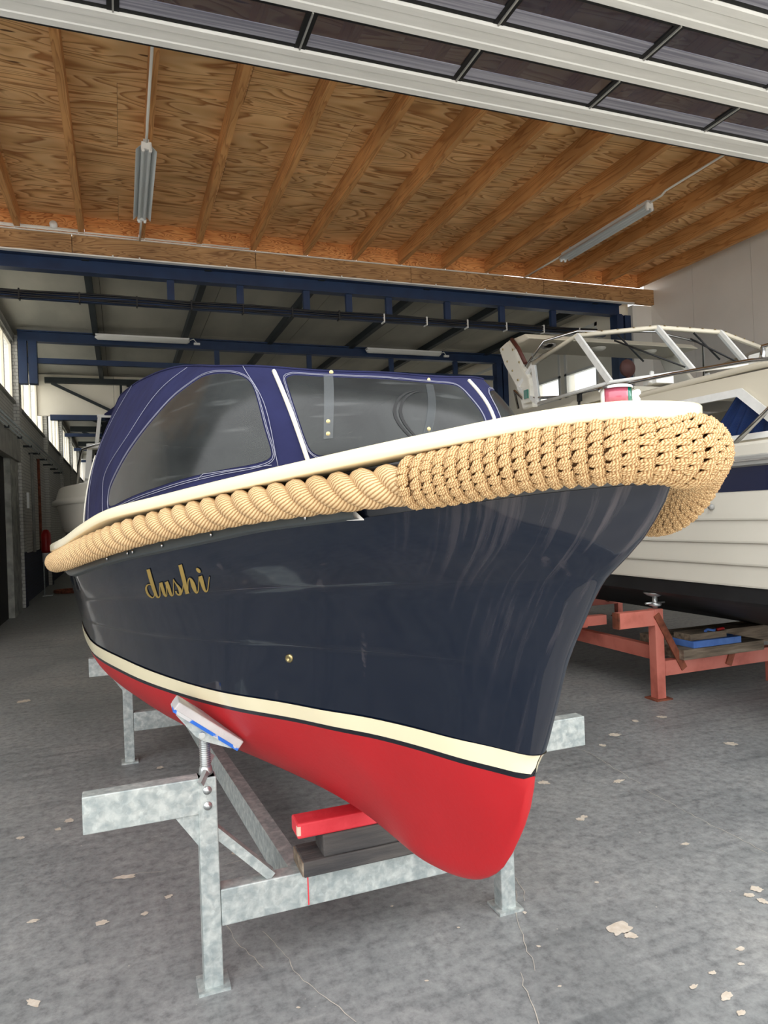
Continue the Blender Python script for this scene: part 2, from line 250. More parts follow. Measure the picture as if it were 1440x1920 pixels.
# ------------------------------------------------------------------ mesh builder
class MB:
    def __init__(s): s.v = []; s.f = []; s.mi = []; s.sm = []; s.uv = {}
    def add(s, vs, fs, mi=0, smooth=False):
        o = len(s.v); s.v += [tuple(map(float, p)) for p in vs]
        for f in fs: s.f.append(tuple(i+o for i in f)); s.mi.append(mi); s.sm.append(smooth)
        return o
    def box(s, a, b, mi=0):
        x0, y0, z0 = a; x1, y1, z1 = b
        s.add([(x0, y0, z0), (x1, y0, z0), (x1, y1, z0), (x0, y1, z0), (x0, y0, z1), (x1, y0, z1), (x1, y1, z1), (x0, y1, z1)],
              [(0, 3, 2, 1), (4, 5, 6, 7), (0, 1, 5, 4), (1, 2, 6, 5), (2, 3, 7, 6), (3, 0, 4, 7)], mi); return s
    def beam(s, p, q, w_, h, up=(0, 0, 1), mi=0):
        p = Vector(p); q = Vector(q); d = (q-p).normalized(); u = Vector(up); x = d.cross(u).normalized(); u = x.cross(d)
        vs = [c+x*(a*w_/2)+u*(b*h/2) for c in (p, q) for a, b in ((-1, -1), (1, -1), (1, 1), (-1, 1))]
        s.add(vs, [(0, 1, 2, 3), (7, 6, 5, 4), (0, 4, 5, 1), (1, 5, 6, 2), (2, 6, 7, 3), (3, 7, 4, 0)], mi); return s
    def tube(s, pts, r, n=8, mi=0, cap=True, closed=False, uv=False, flat=1.0):
        pts = [Vector(p) for p in pts]; K = len(pts); rs = r if hasattr(r, '__len__') else [r]*K
        T = [(pts[min(i+1, K-1)]-pts[max(i-1, 0)]).normalized() for i in range(K)]
        u = T[0].orthogonal().normalized(); o = len(s.v); ln = 0; Ls = []
        for i in range(K):
            if i: ln += (pts[i]-pts[i-1]).length; u = (u-T[i]*u.dot(T[i])).normalized()
            w_ = T[i].cross(u); Ls.append(ln)
            for j in range(n):
                a = 2*math.pi*j/n; s.v.append(tuple(pts[i]+(u*math.cos(a)+w_*math.sin(a)*flat)*rs[i]))
        for i in range(K-1):
            for j in range(n):
                j2 = (j+1) % n
                if uv: s.uv[len(s.f)] = ((Ls[i], j/n), (Ls[i], (j+1)/n), (Ls[i+1], (j+1)/n), (Ls[i+1], j/n))
                s.f.append((o+i*n+j, o+i*n+j2, o+(i+1)*n+j2, o+(i+1)*n+j)); s.mi.append(mi); s.sm.append(True)
        if cap:
            s.f.append(tuple(o+j for j in range(n))[::-1]); s.mi.append(mi); s.sm.append(False)
            s.f.append(tuple(o+(K-1)*n+j for j in range(n))); s.mi.append(mi); s.sm.append(False)
        return s
    def grid(s, G, mi=0, smooth=True, flip=False):
        a = len(G); b = len(G[0]); vs = [p for r in G for p in r]; fs = []
        for i in range(a-1):
            for j in range(b-1):
                f = (i*b+j, i*b+j+1, (i+1)*b+j+1, (i+1)*b+j); fs.append(f[::-1] if flip else f)
        s.add(vs, fs, mi, smooth); return s
    def lathe(s, c, prof, n=16, axis='z', mi=0, smooth=True):
        c = Vector(c); G = []
        for r, h in prof:
            row = []
            for j in range(n+1):
                a = 2*math.pi*j/n; x, y = r*math.cos(a), r*math.sin(a)
                row.append(c+Vector({'z': (x, y, h), 'y': (x, h, y), 'x': (h, x, y)}[axis]))
            G.append(row)
        return s.grid(G, mi, smooth)
    def prism(s, poly, vec, mi=0):
        n = len(poly); P = [Vector(p) for p in poly]; v = Vector(vec)
        s.add(P+[p+v for p in P], [tuple(range(n))[::-1], tuple(range(n, 2*n))]+[(i, (i+1) % n, n+(i+1) % n, n+i) for i in range(n)], mi); return s
    def mesh(s, name, ms):
        me = bpy.data.meshes.new(name); me.from_pydata(s.v, [], s.f); me.update()
        for m in (ms if isinstance(ms, (list, tuple)) else [ms]): me.materials.append(M[m] if isinstance(m, str) else m)
        me.polygons.foreach_set('material_index', s.mi); me.polygons.foreach_set('use_smooth', s.sm)
        if s.uv:
            ul = me.uv_layers.new(name='UVMap')
            for fi, c in s.uv.items():
                p = me.polygons[fi]
                for k, li in enumerate(p.loop_indices): ul.data[li].uv = c[k]
        bm = bmesh.new(); bm.from_mesh(me); bmesh.ops.remove_doubles(bm, verts=bm.verts, dist=1e-6); bmesh.ops.recalc_face_normals(bm, faces=bm.faces); bm.to_mesh(me); bm.free()
        return me
def obj(name, mb, ms, parent=None, bevel=0, label=None, kind=None, solid=0):
    me = mb.mesh(name, ms) if isinstance(mb, MB) else mb
    o = bpy.data.objects.new(name, me); C.objects.link(o)
    if parent: o.parent = parent
    if bevel: b = o.modifiers.new('bevel', 'BEVEL'); b.width = bevel; b.segments = 2; b.limit_method = 'ANGLE'; b.angle_limit = .7
    if solid: q = o.modifiers.new('solid', 'SOLIDIFY'); q.thickness = solid; q.offset = -1
    if label: o['label'] = label
    if kind: o['kind'] = kind
    return o
def thing(name, label, cat, loc=(0, 0, 0), rz=0, group=None):
    o = bpy.data.objects.new(name, None); C.objects.link(o); o.location = loc; o.rotation_euler = (0, 0, rz); o.empty_display_size = .2
    o['label'] = label; o['category'] = cat
    if group: o['group'] = group
    return o
def tag(o, label, cat, group=None):
    o['label'] = label; o['category'] = cat
    if group: o['group'] = group
    return o
def struct(name, loc=(0, 0, 0), label=None):
    o = bpy.data.objects.new(name, None); C.objects.link(o); o.location = loc; o['kind'] = 'structure'
    if label: o['label'] = label
    return o
def bx(a, b, mi=0): return MB().box(a, b, mi)
def dup(ob, parent=None, loc=None):
    c = ob.copy(); C.objects.link(c)
    if parent: c.parent = parent
    if loc is not None: c.location = loc
    return c
def dup_tree(root, loc=None, rz=None, label=None, group=None):
    r = root.copy(); C.objects.link(r)
    if loc is not None: r.location = loc
    if rz is not None: r.rotation_euler[2] = rz
    if label: r['label'] = label
    if group: r['group'] = group
    for ch in root.children:
        c = ch.copy(); C.objects.link(c); c.parent = r
        for g in ch.children: d = g.copy(); C.objects.link(d); d.parent = c
    return r
def itp(xs, ys):
    xs = np.array(xs, float); ys = np.array(ys, float); h = np.diff(xs); dl = np.diff(ys)/h; m_ = np.zeros(len(xs))
    for i in range(1, len(xs)-1):
        m_[i] = 0 if dl[i-1]*dl[i] <= 0 else 3*(h[i-1]+h[i])/((2*h[i]+h[i-1])/dl[i-1]+(h[i]+2*h[i-1])/dl[i])
    m_[0] = dl[0]; m_[-1] = dl[-1]
    def f(x):
        x = min(max(x, xs[0]), xs[-1]); i = int(min(np.searchsorted(xs, x, side='right')-1, len(xs)-2)); t = (x-xs[i])/h[i]
        return float((2*t**3-3*t*t+1)*ys[i]+(t**3-2*t*t+t)*h[i]*m_[i]+(-2*t**3+3*t*t)*ys[i+1]+(t**3-t*t)*h[i]*m_[i+1])
    return f
def sm(x): x = min(max(x, 0), 1); return x*x*(3-2*x)
def dens(P, n=8):
    P = [np.array(p, float) for p in P]; Q = [2*P[0]-P[1]]+P+[2*P[-1]-P[-2]]; out = []
    for i in range(1, len(Q)-2):
        a, b, c, d = Q[i-1:i+3]
        for k in range(n):
            t = k/n; out.append(.5*((2*b)+(c-a)*t+(2*a-5*b+4*c-d)*t*t+(3*b-a-3*c+d)*t**3))
    out.append(P[-1]); return out
def resample(P, step):
    P = [np.array(p, float) for p in P]; Ls = [0]
    for a, b in zip(P, P[1:]): Ls.append(Ls[-1]+np.linalg.norm(b-a))
    n = max(2, int(Ls[-1]/step)+1); out = []; A_ = np.array(P)
    for l in np.linspace(0, Ls[-1], n): out.append(np.array([np.interp(l, Ls, A_[:, k]) for k in range(A_.shape[1])]))
    return out

# ================================================================== STRUCTURE
XR = 9.4; XL = -1.85; YF = 10.4
fl = obj('floor', bx((-14, 1.0, -.2), (16, 42, 0)), 'floor', kind='structure')
obj('floor_yard', bx((-30, -16, -.2), (30, .99, -.004)), 'asphalt', kind='structure')
# joints and paint flakes lying on the floor
def flat_poly(pts, z=.0022):
    m = MB(); m.add([(x, y, z) for x, y in pts], [tuple(range(len(pts)))]); return m
def ribbon(pts, wd, z=.002):
    m = MB(); n = len(pts); vs = []
    for i, (x, y) in enumerate(pts):
        a = pts[max(i-1, 0)]; b = pts[min(i+1, n-1)]; d = Vector((b[0]-a[0], b[1]-a[1])).normalized(); k = wd*(.5+.7*random.random())
        vs += [(x-d.y*k, y+d.x*k, z), (x+d.y*k, y-d.x*k, z)]
    m.add(vs, [(2*i, 2*i+1, 2*i+3, 2*i+2) for i in range(n-1)]); return m
CRACKS = [[(0.316, 2.669), (0.337, 2.552), (0.368, 2.456), (0.389, 2.369)],
[(0.437, 2.578), (0.481, 2.374), (0.494, 2.278), (0.531, 2.177), (0.576, 2.067), (0.596, 1.997)],
[(1.454, 2.547), (1.443, 2.439), (1.401, 2.352)],
[(1.404, 2.426), (1.318, 2.273), (1.259, 2.124), (1.214, 1.988)],
[(1.16, 1.998), (1.123, 1.891), (1.095, 1.784)],
[(2.616, 3.738), (2.628, 3.567), (2.598, 3.333), (2.571, 3.08)],
[(-0.078, 3.215), (0.019, 3.219), (0.127, 3.189)],
[(0.369, 3.137), (0.56, 3.154), (0.706, 3.152)],
[(2.546, 3.01), (2.526, 2.657), (2.53, 2.246)]]
for c in CRACKS:
    P = resample(dens([(x, y) for x, y in c], 4), .03); P = [(p[0]+random.uniform(-.006, .006), p[1]+random.uniform(-.006, .006)) for p in P]
    obj('crack', ribbon(P, .0012), 'crack', fl)
FLAKES = [(1.613, 2.06, 0.0678, 0.0626, 0.2), (1.611, 2.016, 0.0314, 0.0338, -0.3), (-0.035, 3.21, 0.0636, 0.0314, -0.3), (-0.365, 3.002, 0.0276, 0.0232, -0.3), (-0.316, 2.495, 0.0192, 0.0514, 0.7), (-0.506, 3.828, 0.0265, 0.0303, -0.3), (-0.122, 2.885, 0.0308, 0.0339, 0.0), (0.031, 2.878, 0.0175, 0.0252, -0.3), (0.125, 2.967, 0.0204, 0.0269, 0.2), (2.054, 2.87, 0.0215, 0.0316, -0.3), (2.024, 2.851, 0.0266, 0.0372, 0.1), (2.281, 2.453, 0.023, 0.0228, -0.3), (2.253, 2.055, 0.0325, 0.0378, 0.0), (2.189, 2.034, 0.0273, 0.0272, -0.3), (2.203, 1.988, 0.0226, 0.0358, -0.3), (2.122, 3.317, 0.036, 0.0551, 0.0), (1.909, 3.165, 0.0169, 0.0347, -0.3), (1.351, 2.335, 0.0123, 0.0148, -0.3), (1.292, 2.092, 0.0112, 0.0092, -0.3), (1.359, 2.285, 0.0101, 0.0144, -0.3), (1.716, 1.752, 0.0187, 0.0153, 0.0), (1.666, 1.652, 0.0393, 0.0224, 0.3), (1.655, 1.583, 0.0244, 0.016, 0.1), (1.615, 1.727, 0.0216, 0.0142, 0.2), (2.982, 3.812, 0.0516, 0.0595, -0.1), (2.788, 3.672, 0.0281, 0.0432, -0.3), (3.306, 3.989, 0.0276, 0.0545, -0.3), (2.495, 3.159, 0.0491, 0.0329, 0.2), (3.526, 3.974, 0.0405, 0.0573, 0.0), (-0.3, 3.939, 0.0301, 0.0475, -0.3), (-0.344, 3.859, 0.0207, 0.0305, -0.3), (1.733, 2.35, 0.0133, 0.013, -0.3), (1.091, 2.302, 0.0078, 0.0099, -0.3), (0.921, 2.53, 0.0082, 0.011, -0.3), (0.868, 2.084, 0.0086, 0.0078, -0.3), (1.24, 1.892, 0.0086, 0.0078, -0.3), (0.459, 2.13, 0.0083, 0.0072, -0.3), (1.898, 1.806, 0.0239, 0.0174, -0.1), (3.496, 3.344, 0.0516, 0.0594, -0.3), (0.428, 3.226, 0.0198, 0.0215, -0.3), (1.835, 1.748, 0.0154, 0.0131, -0.3), (-0.847, 6.841, 0.0735, 0.0965, -0.3), (0.171, 4.543, 0.0277, 0.042, -0.3)]
for x, y, a, b, r in FLAKES:
    n = 40; pts = []; a *= .95; b *= .7; hs = [(random.uniform(-.5, .5)/(h**.6), random.uniform(0, 6.28)) for h in range(1, 12)]
    for i in range(n):
        t = 2*math.pi*i/n; k = max(.12, .75+sum(c*.42*math.cos((h+1)*t+ph) for h, (c, ph) in enumerate(hs)))
        px, py = a*k*math.cos(t), b*k*math.sin(t); pts.append((x+px*math.cos(r)-py*math.sin(r), y+px*math.sin(r)+py*math.cos(r)))
    obj('paint_flake', flat_poly(pts), 'flake', fl)

# --- timber roof of the front bay
ce = obj('ceiling', bx((-14, 2.2, 5.745), (16, YF+.1, 5.95)), 'dark', kind='structure')
JX = [-1.95, -1.16, -.38, .40, 1.18, 1.96, 2.75, 3.53, 4.30, 5.07, 5.86, 6.64, 7.42, 8.24, 9.02]
sheet = MB().box((.0015, .0015, 0), (2.3985, 1.2185, .018)).mesh('plywood_sheet', 'ply')
for i in range(7):
    for j in range(7):
        x = -4.7+2.4*i-(1.2 if j % 2 else 0); y = 2.2+1.22*j
        o = bpy.data.objects.new('plywood_sheet', sheet); C.objects.link(o); o.parent = ce; o.location = (x, y, 5.725)
jm = MB().box((-.037, 2.2, 5.5), (.037, YF-.05, 5.725)).mesh('joist', 'joist')
for x in JX:
    o = bpy.data.objects.new('joist', jm); C.objects.link(o); o.parent = ce; o.location = (x, 0, 0)
for a, b in zip(JX, JX[1:]):
    obj('blocking_board', bx((a+.04, YF-.10, 5.49), (b-.04, YF-.08, 5.722)), 'plyface', ce)
t1 = struct('trim_1', label='timber fascia beam under the joists')
for i in range(5): obj('fascia_board', bx((-3+2.5*i, YF-.06, 5.215), (-3+2.5*i+2.492 if i < 4 else XR+.02, YF+.02, 5.49)), 'fascia', t1)
obj('cover_strip', bx((-3, YF-.085, 5.475), (6.2, YF-.062, 5.492)), 'white_trim', t1)
obj('cover_strip', bx((-3, YF-.10, 5.195), (8.9, YF-.02, 5.213)), 'alu', t1)
for x in (.0, .35, 1.55, 2.4, 3.3, 4.05, 4.9, 5.8, 6.6, 7.6): obj('clip', bx((x, YF-.115, 5.19), (x+.02, YF-.10, 5.225)), 'white_plastic', t1)
obj('conduit', MB().tube([(-3, YF-.1, 5.505), (1.9, YF-.1, 5.505)], .012), 'white_trim', t1)
obj('conduit', MB().tube([(-2, YF-.1, 5.53), (-.35, YF-.1, 5.53)], .012), 'white_trim', t1)
obj('junction_box', MB().lathe((-.72, YF-.12, 5.56), [(0, -.03), (.05, -.03), (.05, .02)], axis='y'), 'white_plastic', t1)

# --- walls
wr = obj('wall_right', bx((XR, 2.2, 0), (XR+.25, YF+.2, 5.745)), 'whitewall', kind='structure')
for k in range(7): obj('wall_panel', bx((XR-.02, 2.2+1.2*k+.003, .0), (XR, 2.2+1.2*(k+1)-.003, 5.745)), 'whitewall', wr)
obj('corner_trim', bx((8.93, YF+.0, 0), (9.02, YF+.12, 5.2)), 'white_trim', wr)
obj('return_panel', bx((9.02, YF+.02, 0), (XR, YF+.2, 5.21)), 'whitewall', wr)
obj('wall_front_left', bx((-14, YF+.15, 0), (-2.3, YF+.4, 5.745)), 'whitewall', kind='structure')
obj('wall_left_outer', bx((-14.2, 2.2, 0), (-14, YF+.4, 5.745)), 'whitewall', kind='structure')

# rear hall, brick left wall with high windows, bays of about 4.3 m
YB = [10.55, 14.65, 19.0, 23.6, 28.0, 33.0]
wl = struct('wall_left', label='white painted brick wall with high windows')
DEEP = 40
obj('wall_base', bx((XL-.3, 10.4, 0), (XL, DEEP, 3.9)), 'brick_white', wl)
obj('wall_head', bx((XL-.3, 10.4, 5.1), (XL, DEEP, 5.5)), 'brick_white', wl)
obj('navy_dado', bx((XL, 16.0, 0), (XL+.012, DEEP, 1.0)), 'brick_navy', wl)
PY = [10.7, 15.05, 20.5, 25.6, 30.6, 35.6]
for k, y in enumerate(PY):
    obj('pilaster', bx((XL-.3, y-.16 if k else 10.4, 0), (XL+.10, y+.2, 5.2)), 'brick_white', wl)
    obj('pilaster_foot', bx((XL+.101, y-.165, 0), (XL+.11, y+.205, 1.05)), 'brick_navy', wl)
obj('concrete_pillar', bx((XL, 13.35, 0), (XL+.11, 14.32, 2.72)), 'concrete', wl)
obj('lintel', bx((XL, 11, 2.72), (XL+.16, 14.36, 3.15)), 'lintel', wl)
obj('doorway_dark', bx((XL+.001, 11, 0), (XL+.02, 13.3, 2.72)), 'dark', wl)
obj('sill', bx((XL-.05, 10.4, 3.88), (XL+.05, DEEP, 3.93)), 'lintel', wl)
obj('head_trim', bx((XL-.02, 10.4, 5.06), (XL+.05, DEEP, 5.16)), 'lintel', wl)
ends = PY+[DEEP]
for k in range(len(PY)):
    y0, y1 = ends[k]+.2, ends[k+1]-.16
    wn = struct('window_%d' % (k+1))
    f = MB(); n = 4
    f.box((XL-.06, y0, 3.93), (XL+.0, y0+.06, 5.06)); f.box((XL-.06, y1-.06, 3.93), (XL+.0, y1, 5.06)); f.box((XL-.06, y0, 3.93), (XL+.0, y1, 3.99)); f.box((XL-.06, y0, 5.0), (XL+.0, y1, 5.06))
    obj('window_frame', f, 'cream_panel', wn)
    for i in range(1, n): y = y0+(y1-y0)*i/n; obj('mullion', bx((XL-.06, y-.04, 3.99), (XL+.0, y+.04, 5.0)), 'cream_panel', wn)
    for i in range(n):
        a = y0+(y1-y0)*i/n+.05; b = y0+(y1-y0)*(i+1)/n-.05
        obj('pane', bx((XL-.04, a, 3.98), (XL-.035, b, 5.01)), 'win_glass', wn)
pipes = struct('trim_2', label='pipes and cables along the brick wall')
for z, r in ((3.30, .02), (3.22, .014), (3.15, .014)): obj('wall_pipe', MB().tube([(XL+.2, 10.6, z), (XL+.2, 24, z)], r), 'galv', pipes)
for y in np.arange(11, 24, 1.5): obj('pipe_bracket', bx((XL, y, 3.12), (XL+.23, y+.03, 3.16)), 'purlin', pipes)
for y in (16.6, 17.9): obj('hose_drop', MB().tube([(XL+.1, y, 3.1), (XL+.1, y+.02, 2.2), (XL+.1, y, 1.0)], .03), 'rust' if y > 17 else 'lintel', pipes)
wrr = struct('wall_right_rear', label='grey wall on the right of the rear hall')
obj('wall_low', bx((8.75, YF+.2, 0), (9.0, DEEP, 3.8)), 'cream_panel', wrr)
obj('wall_top', bx((8.75, YF+.2, 5.1), (9.0, DEEP, 5.5)), 'cream_panel', wrr)
for a, b in ((YF+.2, 11.2), (12.3, 12.45), (13.5, 15.2), (16.8, 17.2), (19.5, 20), (22, DEEP)): obj('wall_pier', bx((8.75, a, 3.8), (9.0, b, 5.1)), 'cream_panel', wrr)
for k, (a, b, z1) in enumerate(((11.2, 12.3, 4.7), (12.45, 13.5, 4.7), (15.2, 16.8, 4.7), (17.2, 19.5, 4.7), (20, 22, 4.7))):
    wn = struct('window_%d' % (k+11)); f = MB()
    f.box((8.74, a, 3.8), (8.84, a+.07, 5.1)); f.box((8.74, b-.07, 3.8), (8.84, b, 5.1)); f.box((8.74, a, 3.8), (8.84, b, 3.87)); f.box((8.74, a, 5.03), (8.84, b, 5.1)); f.box((8.74, a, 4.25), (8.84, b, 4.30))
    obj('window_frame', f, 'white_trim', wn); obj('pane', bx((8.79, a+.05, 3.85), (8.795, b-.05, 4.27)), 'win_glass', wn)
    obj('blind_panel', bx((8.77, a+.05, 4.28), (8.79, b-.05, 5.05)), 'cream_panel', wn)
# gable over the passage at the third frame, and the far wall
wb = struct('wall_back', label='cream panelled gable above the passage')
for i in range(6): obj('wall_panel', bx((XL+1.78*i, 19.1, 4.28), (XL+1.78*i+1.772, 19.2, 5.3)), 'cream_panel', wb)
obj('passage_side', bx((.9, 19.1, 0), (9.0, 19.2, 4.28)), 'whitewall', wb)
obj('far_wall', bx((XL, DEEP, 0), (9, DEEP+.2, 5.5)), 'whitewall', wb)
rc = struct('ceiling_rear', label='grey boarded ceiling of the rear hall')
for j in range(7):
    for i in range(6): obj('ceiling_board', bx((-2.05+1.85*i+.004, 10.46+4.3*j, 5.33), (-2.05+1.85*(i+1)-.004, 10.46+4.3*(j+1)-.01, 5.36)), 'rearceil', rc)
obj('roof_deck', bx((-2.3, 10.46, 5.37), (9.2, DEEP+.2, 5.5)), 'dark', rc)
for x in (-.35, 1.32, 3.05, 4.85, 6.6, 8.2): obj('purlin', bx((x-.05, 10.5, 5.2), (x+.05, DEEP, 5.33)), 'purlin', rc)

# --- blue steel frames
def ibeam(m, x0, x1, y, z0, z1, w_=.16):
    m.box((x0, y-w_/2, z1-.02), (x1, y+w_/2, z1)); m.box((x0, y-w_/2, z0), (x1, y+w_/2, z0+.02)); m.box((x0, y-.008, z0+.02), (x1, y+.008, z1-.02)); return m
def frame(k, y, lower=True, mat_='steel_blue'):
    t = struct('trim_%d' % k, label='blue painted steel roof frame')
    obj('top_chord', ibeam(MB(), XL+.14, 8.75, y, 5.02, 5.23), mat_, t)
    if lower:
        obj('bottom_chord', bx((XL+.3, y-.04, 4.62), (8.4, y+.04, 4.72)), mat_, t)
        xs = [.78, 1.78, 2.8, 3.49, 4.17, 5.22, 6.26, 7.3] if k == 3 else [1.95, 3.9, 5.8, 7.4]
        for x in xs: obj('web_post', bx((x-.05, y-.035, 4.72), (x+.05, y+.035, 5.02)), mat_, t)
    for x in ((8.45, 8.62) if k != 3 else (8.62, 8.80)): obj('column', bx((x, y-.1, 4.2 if x < 8 else 0), (x+.14, y+.1, 5.02)), mat_, t)
    if k > 3:
        for x in (XL+.15, XL+.32): obj('column', bx((x, y-.09, 4.22), (x+.145, y+.09, 5.03)), mat_, t)
    return t
F1 = frame(3, YB[0]); F2 = frame(4, YB[1]); 
F3 = struct('trim_5', label='dark steel frame with diagonal braces')
obj('top_chord', bx((XL+.2, 18.9, 5.07), (8.7, 19.05, 5.2)), 'purlin', F3); obj('bottom_chord', bx((XL+.3, 18.9, 4.15), (8.7, 19.05, 4.28)), 'steel_blue', F3)
for x in (.1, 2.3, 4.5, 6.7): obj('web_post', bx((x-.03, 18.95, 4.28), (x+.03, 19.0, 5.07)), 'purlin', F3)
for x in (-1.5, .25, 2.4, 4.6): obj('brace', MB().beam((x, 18.97, 5.07), (x+1.6, 18.97, 4.28), .05, .07), 'purlin', F3)
for y in YB[3:]:
    o = struct('trim_%d' % (6+YB.index(y)), label='distant blue tie beam'); obj('top_chord', bx((XL+.2, y, 5.0), (8.7, y+.12, 5.2)), 'purlin', o); obj('bottom_chord', bx((XL+.3, y, 4.3), (8.7, y+.1, 4.4)), 'steel_blue', o)
    obj('brace', MB().beam((XL+.6, y+.05, 5.0), (XL+2.3, y+.05, 4.4), .05, .07), 'purlin', o)
# cables strapped along the lower chord of the first frame
for k, (dz, dy) in enumerate(((-.01, -.055), (.025, -.06), (.05, -.052), (-.04, -.052))):
    P = [(x, YB[0]+dy-.004*k, 4.67+dz+.008*math.sin(x*3+k)) for x in np.linspace(-1.6, 8.2, 60)]
    obj('cable', MB().tube(P, .012, 6), 'rubber', F1)
for x in np.arange(-1.2, 8.2, .75): obj('cable_tie', bx((x, YB[0]-.08, 4.60), (x+.02, YB[0]+.045, 4.74)), 'white_plastic' if x > 3.8 else 'rubber', F1)

# --- overhead sectional door, parked open under the roof
dr = struct('door_1', label='glazed aluminium overhead door, raised'); 
RY = [5.06, 4.40, 3.74, 3.08, 2.42]; Zd = 4.90; X0, X1 = -3.71, 9.3
mun = [.06+1.265*k for k in range(-3, 8)]
for k, y in enumerate(RY):
    m = MB(); G = []
    prof = [(-.14, .05), (-.14, .012), (-.125, 0), (-.06, 0), (-.05, .006), (.045, .006), (.055, 0), (.115, 0), (.13, .012), (.13, .05)]
    for x in (X0, X1): G.append([(x, y+a, Zd+b) for a, b in prof])
    m.grid(G, smooth=False); m.box((X0, y-.138, Zd+.04), (X1, y+.128, Zd+.055))
    obj('rail', m, 'alu', dr)
    obj('seal_strip', bx((X0, y-.175, Zd+.014), (X1, y-.142, Zd+.03)), 'rubber', dr)
    obj('seal_strip', bx((X0, y+.132, Zd+.014), (X1, y+.155, Zd+.03)), 'rubber', dr)
for y0, y1 in zip(RY[1:], RY):
    for x in mun:
        q = obj('muntin', bx((x-.006, y0+.13, Zd+.0), (x+.006, y1-.14, Zd+.012)), 'alu_line', dr)
        obj('muntin_seal', bx((x-.04, y0+.13, Zd+.012), (x+.04, y1-.14, Zd+.03)), 'rubber', q)
    for a, b in zip(mun, mun[1:]): obj('pane', bx((a+.035, y0+.14, Zd+.026), (b-.035, y1-.15, Zd+.030)), 'door_glass', dr); obj('pane_reflection', bx((a+.04, y1-.30, Zd+.018), (b-.04, y1-.16, Zd+.0255)), 'pane_refl', dr)  # added pale strip stands in for the reflection along each pane's edge
hd = obj('wall_front_header', bx((-14, 2.0, 5.0), (16, 2.2, 6.1)), 'whitewall', kind='structure')

# outdoors behind the camera: brick building across the yard
bd = struct('wall_yard', (-6, -13.5, 0), 'low brown brick building across the yard')
obj('wall', bx((-6, -4, 0), (6, 0, 3.0)), 'bldg', bd); obj('roof', bx((-6.2, -4.2, 3.0), (6.2, .2, 3.2)), 'dark', bd)

# ================================================================== LIGHT FITTINGS
def reflector_lamp(x, y0, y1, z, label):
    t = thing('fluorescent_fixture', label, 'ceiling lamp', (x, y0, z), 0, None); Ln = y1-y0
    prof = [(-.105, 0), (-.10, .006), (-.052, .055), (-.045, .006), (-.030, .0), (-.012, .03), (.012, .03), (.030, 0), (.045, .006), (.052, .055), (.10, .006), (.105, 0)]
    obj('reflector', MB().grid([[(a, yy, b) for a, b in prof] for yy in (0.02, Ln)], smooth=False), 'lamp_white', t, solid=.002)
    obj('housing', bx((-.03, .0, .032), (.03, Ln, .11)), 'lamp_white', t)
    for yy in (-.02, Ln-.02):
        e = MB().box((-.05, yy, .0), (.05, yy+.03, .075)); e.box((-.05, yy, -.03), (-.02, yy+.03, 0)); e.box((.02, yy, -.03), (.05, yy+.03, 0)); obj('lamp_holder', e, 'white_plastic', t, bevel=.006)
    obj('conduit', MB().tube([(.0, -2.6, .10), (.0, -.3, .10), (.0, -.22, .07), (.0, 0, .07)], .014), 'white_trim', t)
    obj('conduit', MB().tube([(.0, Ln, .08), (.0, YF-.12-y0, .10)], .014), 'white_trim', t)
    for yy in (.2, Ln-.2): obj('hanger', bx((-.012, yy, .11), (.012, yy+.02, 5.5-z)), 'galv', t)
    return t
reflector_lamp(.37, 7.55, 9.35, 5.36, 'unlit white reflector fluorescent lamp on the left, hanging under the joist above the blue canopy')
reflector_lamp(6.56, 7.25, 9.15, 5.36, 'unlit white reflector fluorescent lamp on the right, hanging near the white wall')
def batten(x0, x1, y, z, label):
    t = thing('fluorescent_batten', label, 'ceiling lamp', (x0, y, z)); Ln = x1-x0
    P = [(-.07, .02), (-.055, -.04), (0, -.055), (.055, -.04), (.07, .02)]
    obj('diffuser', MB().grid([[(xx, a*k, b*k) for a, b in P] for xx, k in ((0, .3), (.05, 1), (Ln-.05, 1), (Ln, .3))]), 'diffuser', t)
    obj('housing', bx((.01, -.075, .02), (Ln-.01, .075, .05)), 'white_plastic', t)
    obj('cable', MB().tube([(Ln, 0, .02), (Ln+.08, 0, .05), (Ln+.14, .02, -.02)], .01), 'white_plastic', t); obj('plug', bx((Ln+.08, -.02, -.06), (Ln+.2, .03, -.02)), 'white_plastic', t)
batten(-.36, 1.40, 14.45, 5.13, 'long grey batten lamp on the rear blue beam at left')
batten(5.14, 6.95, 14.45, 5.13, 'long grey batten lamp on the rear blue beam at right')

# ================================================================== THE NAVY SLOOP
TH = math.radians(3.0); OX, OY = 0.841408, 0.94
sl = thing('sloop', 'navy blue sloop with red bottom, cream gunwale and thick rope fender, bow towards the viewer', 'boat', (OX, OY, 0), TH)
P3 = lambda s, t, z: (-t, s, z)                       # boat frame: s aft of the stem, t to starboard
zs_stem = itp([.3, .44, .447, .473, .509, .553, .609, .671, .724, .82, .913, .982, 1.078, 1.186, 1.269, 1.359, 1.406, 1.453, 1.537, 1.7],
              [3, 2.5, 1.2, .96, .80, .68, .585, .51, .47, .415, .388, .352, .31, .264, .212, .146, .085, .03, -.03, -.07])
Sp = itp([0, .006, .024, .073, .148, .24, .342, .435, .53, .601, .76, .949, 1.171, 1.307, 1.519, 2.08, 3.2, 4.2, 5.2],
         [0, .012, .028, .066, .120, .185, .255, .313, .365, .404, .484, .576, .685, .747, .813, .911, .945, .90, .80])
Sz = itp([0, .15, .24, .53, .76, .95, 1.17, 1.31, 1.52, 2.08, 3.2, 5.2], [1.537, 1.529, 1.521, 1.493, 1.475, 1.45, 1.42, 1.402, 1.375, 1.312, 1.285, 1.30])
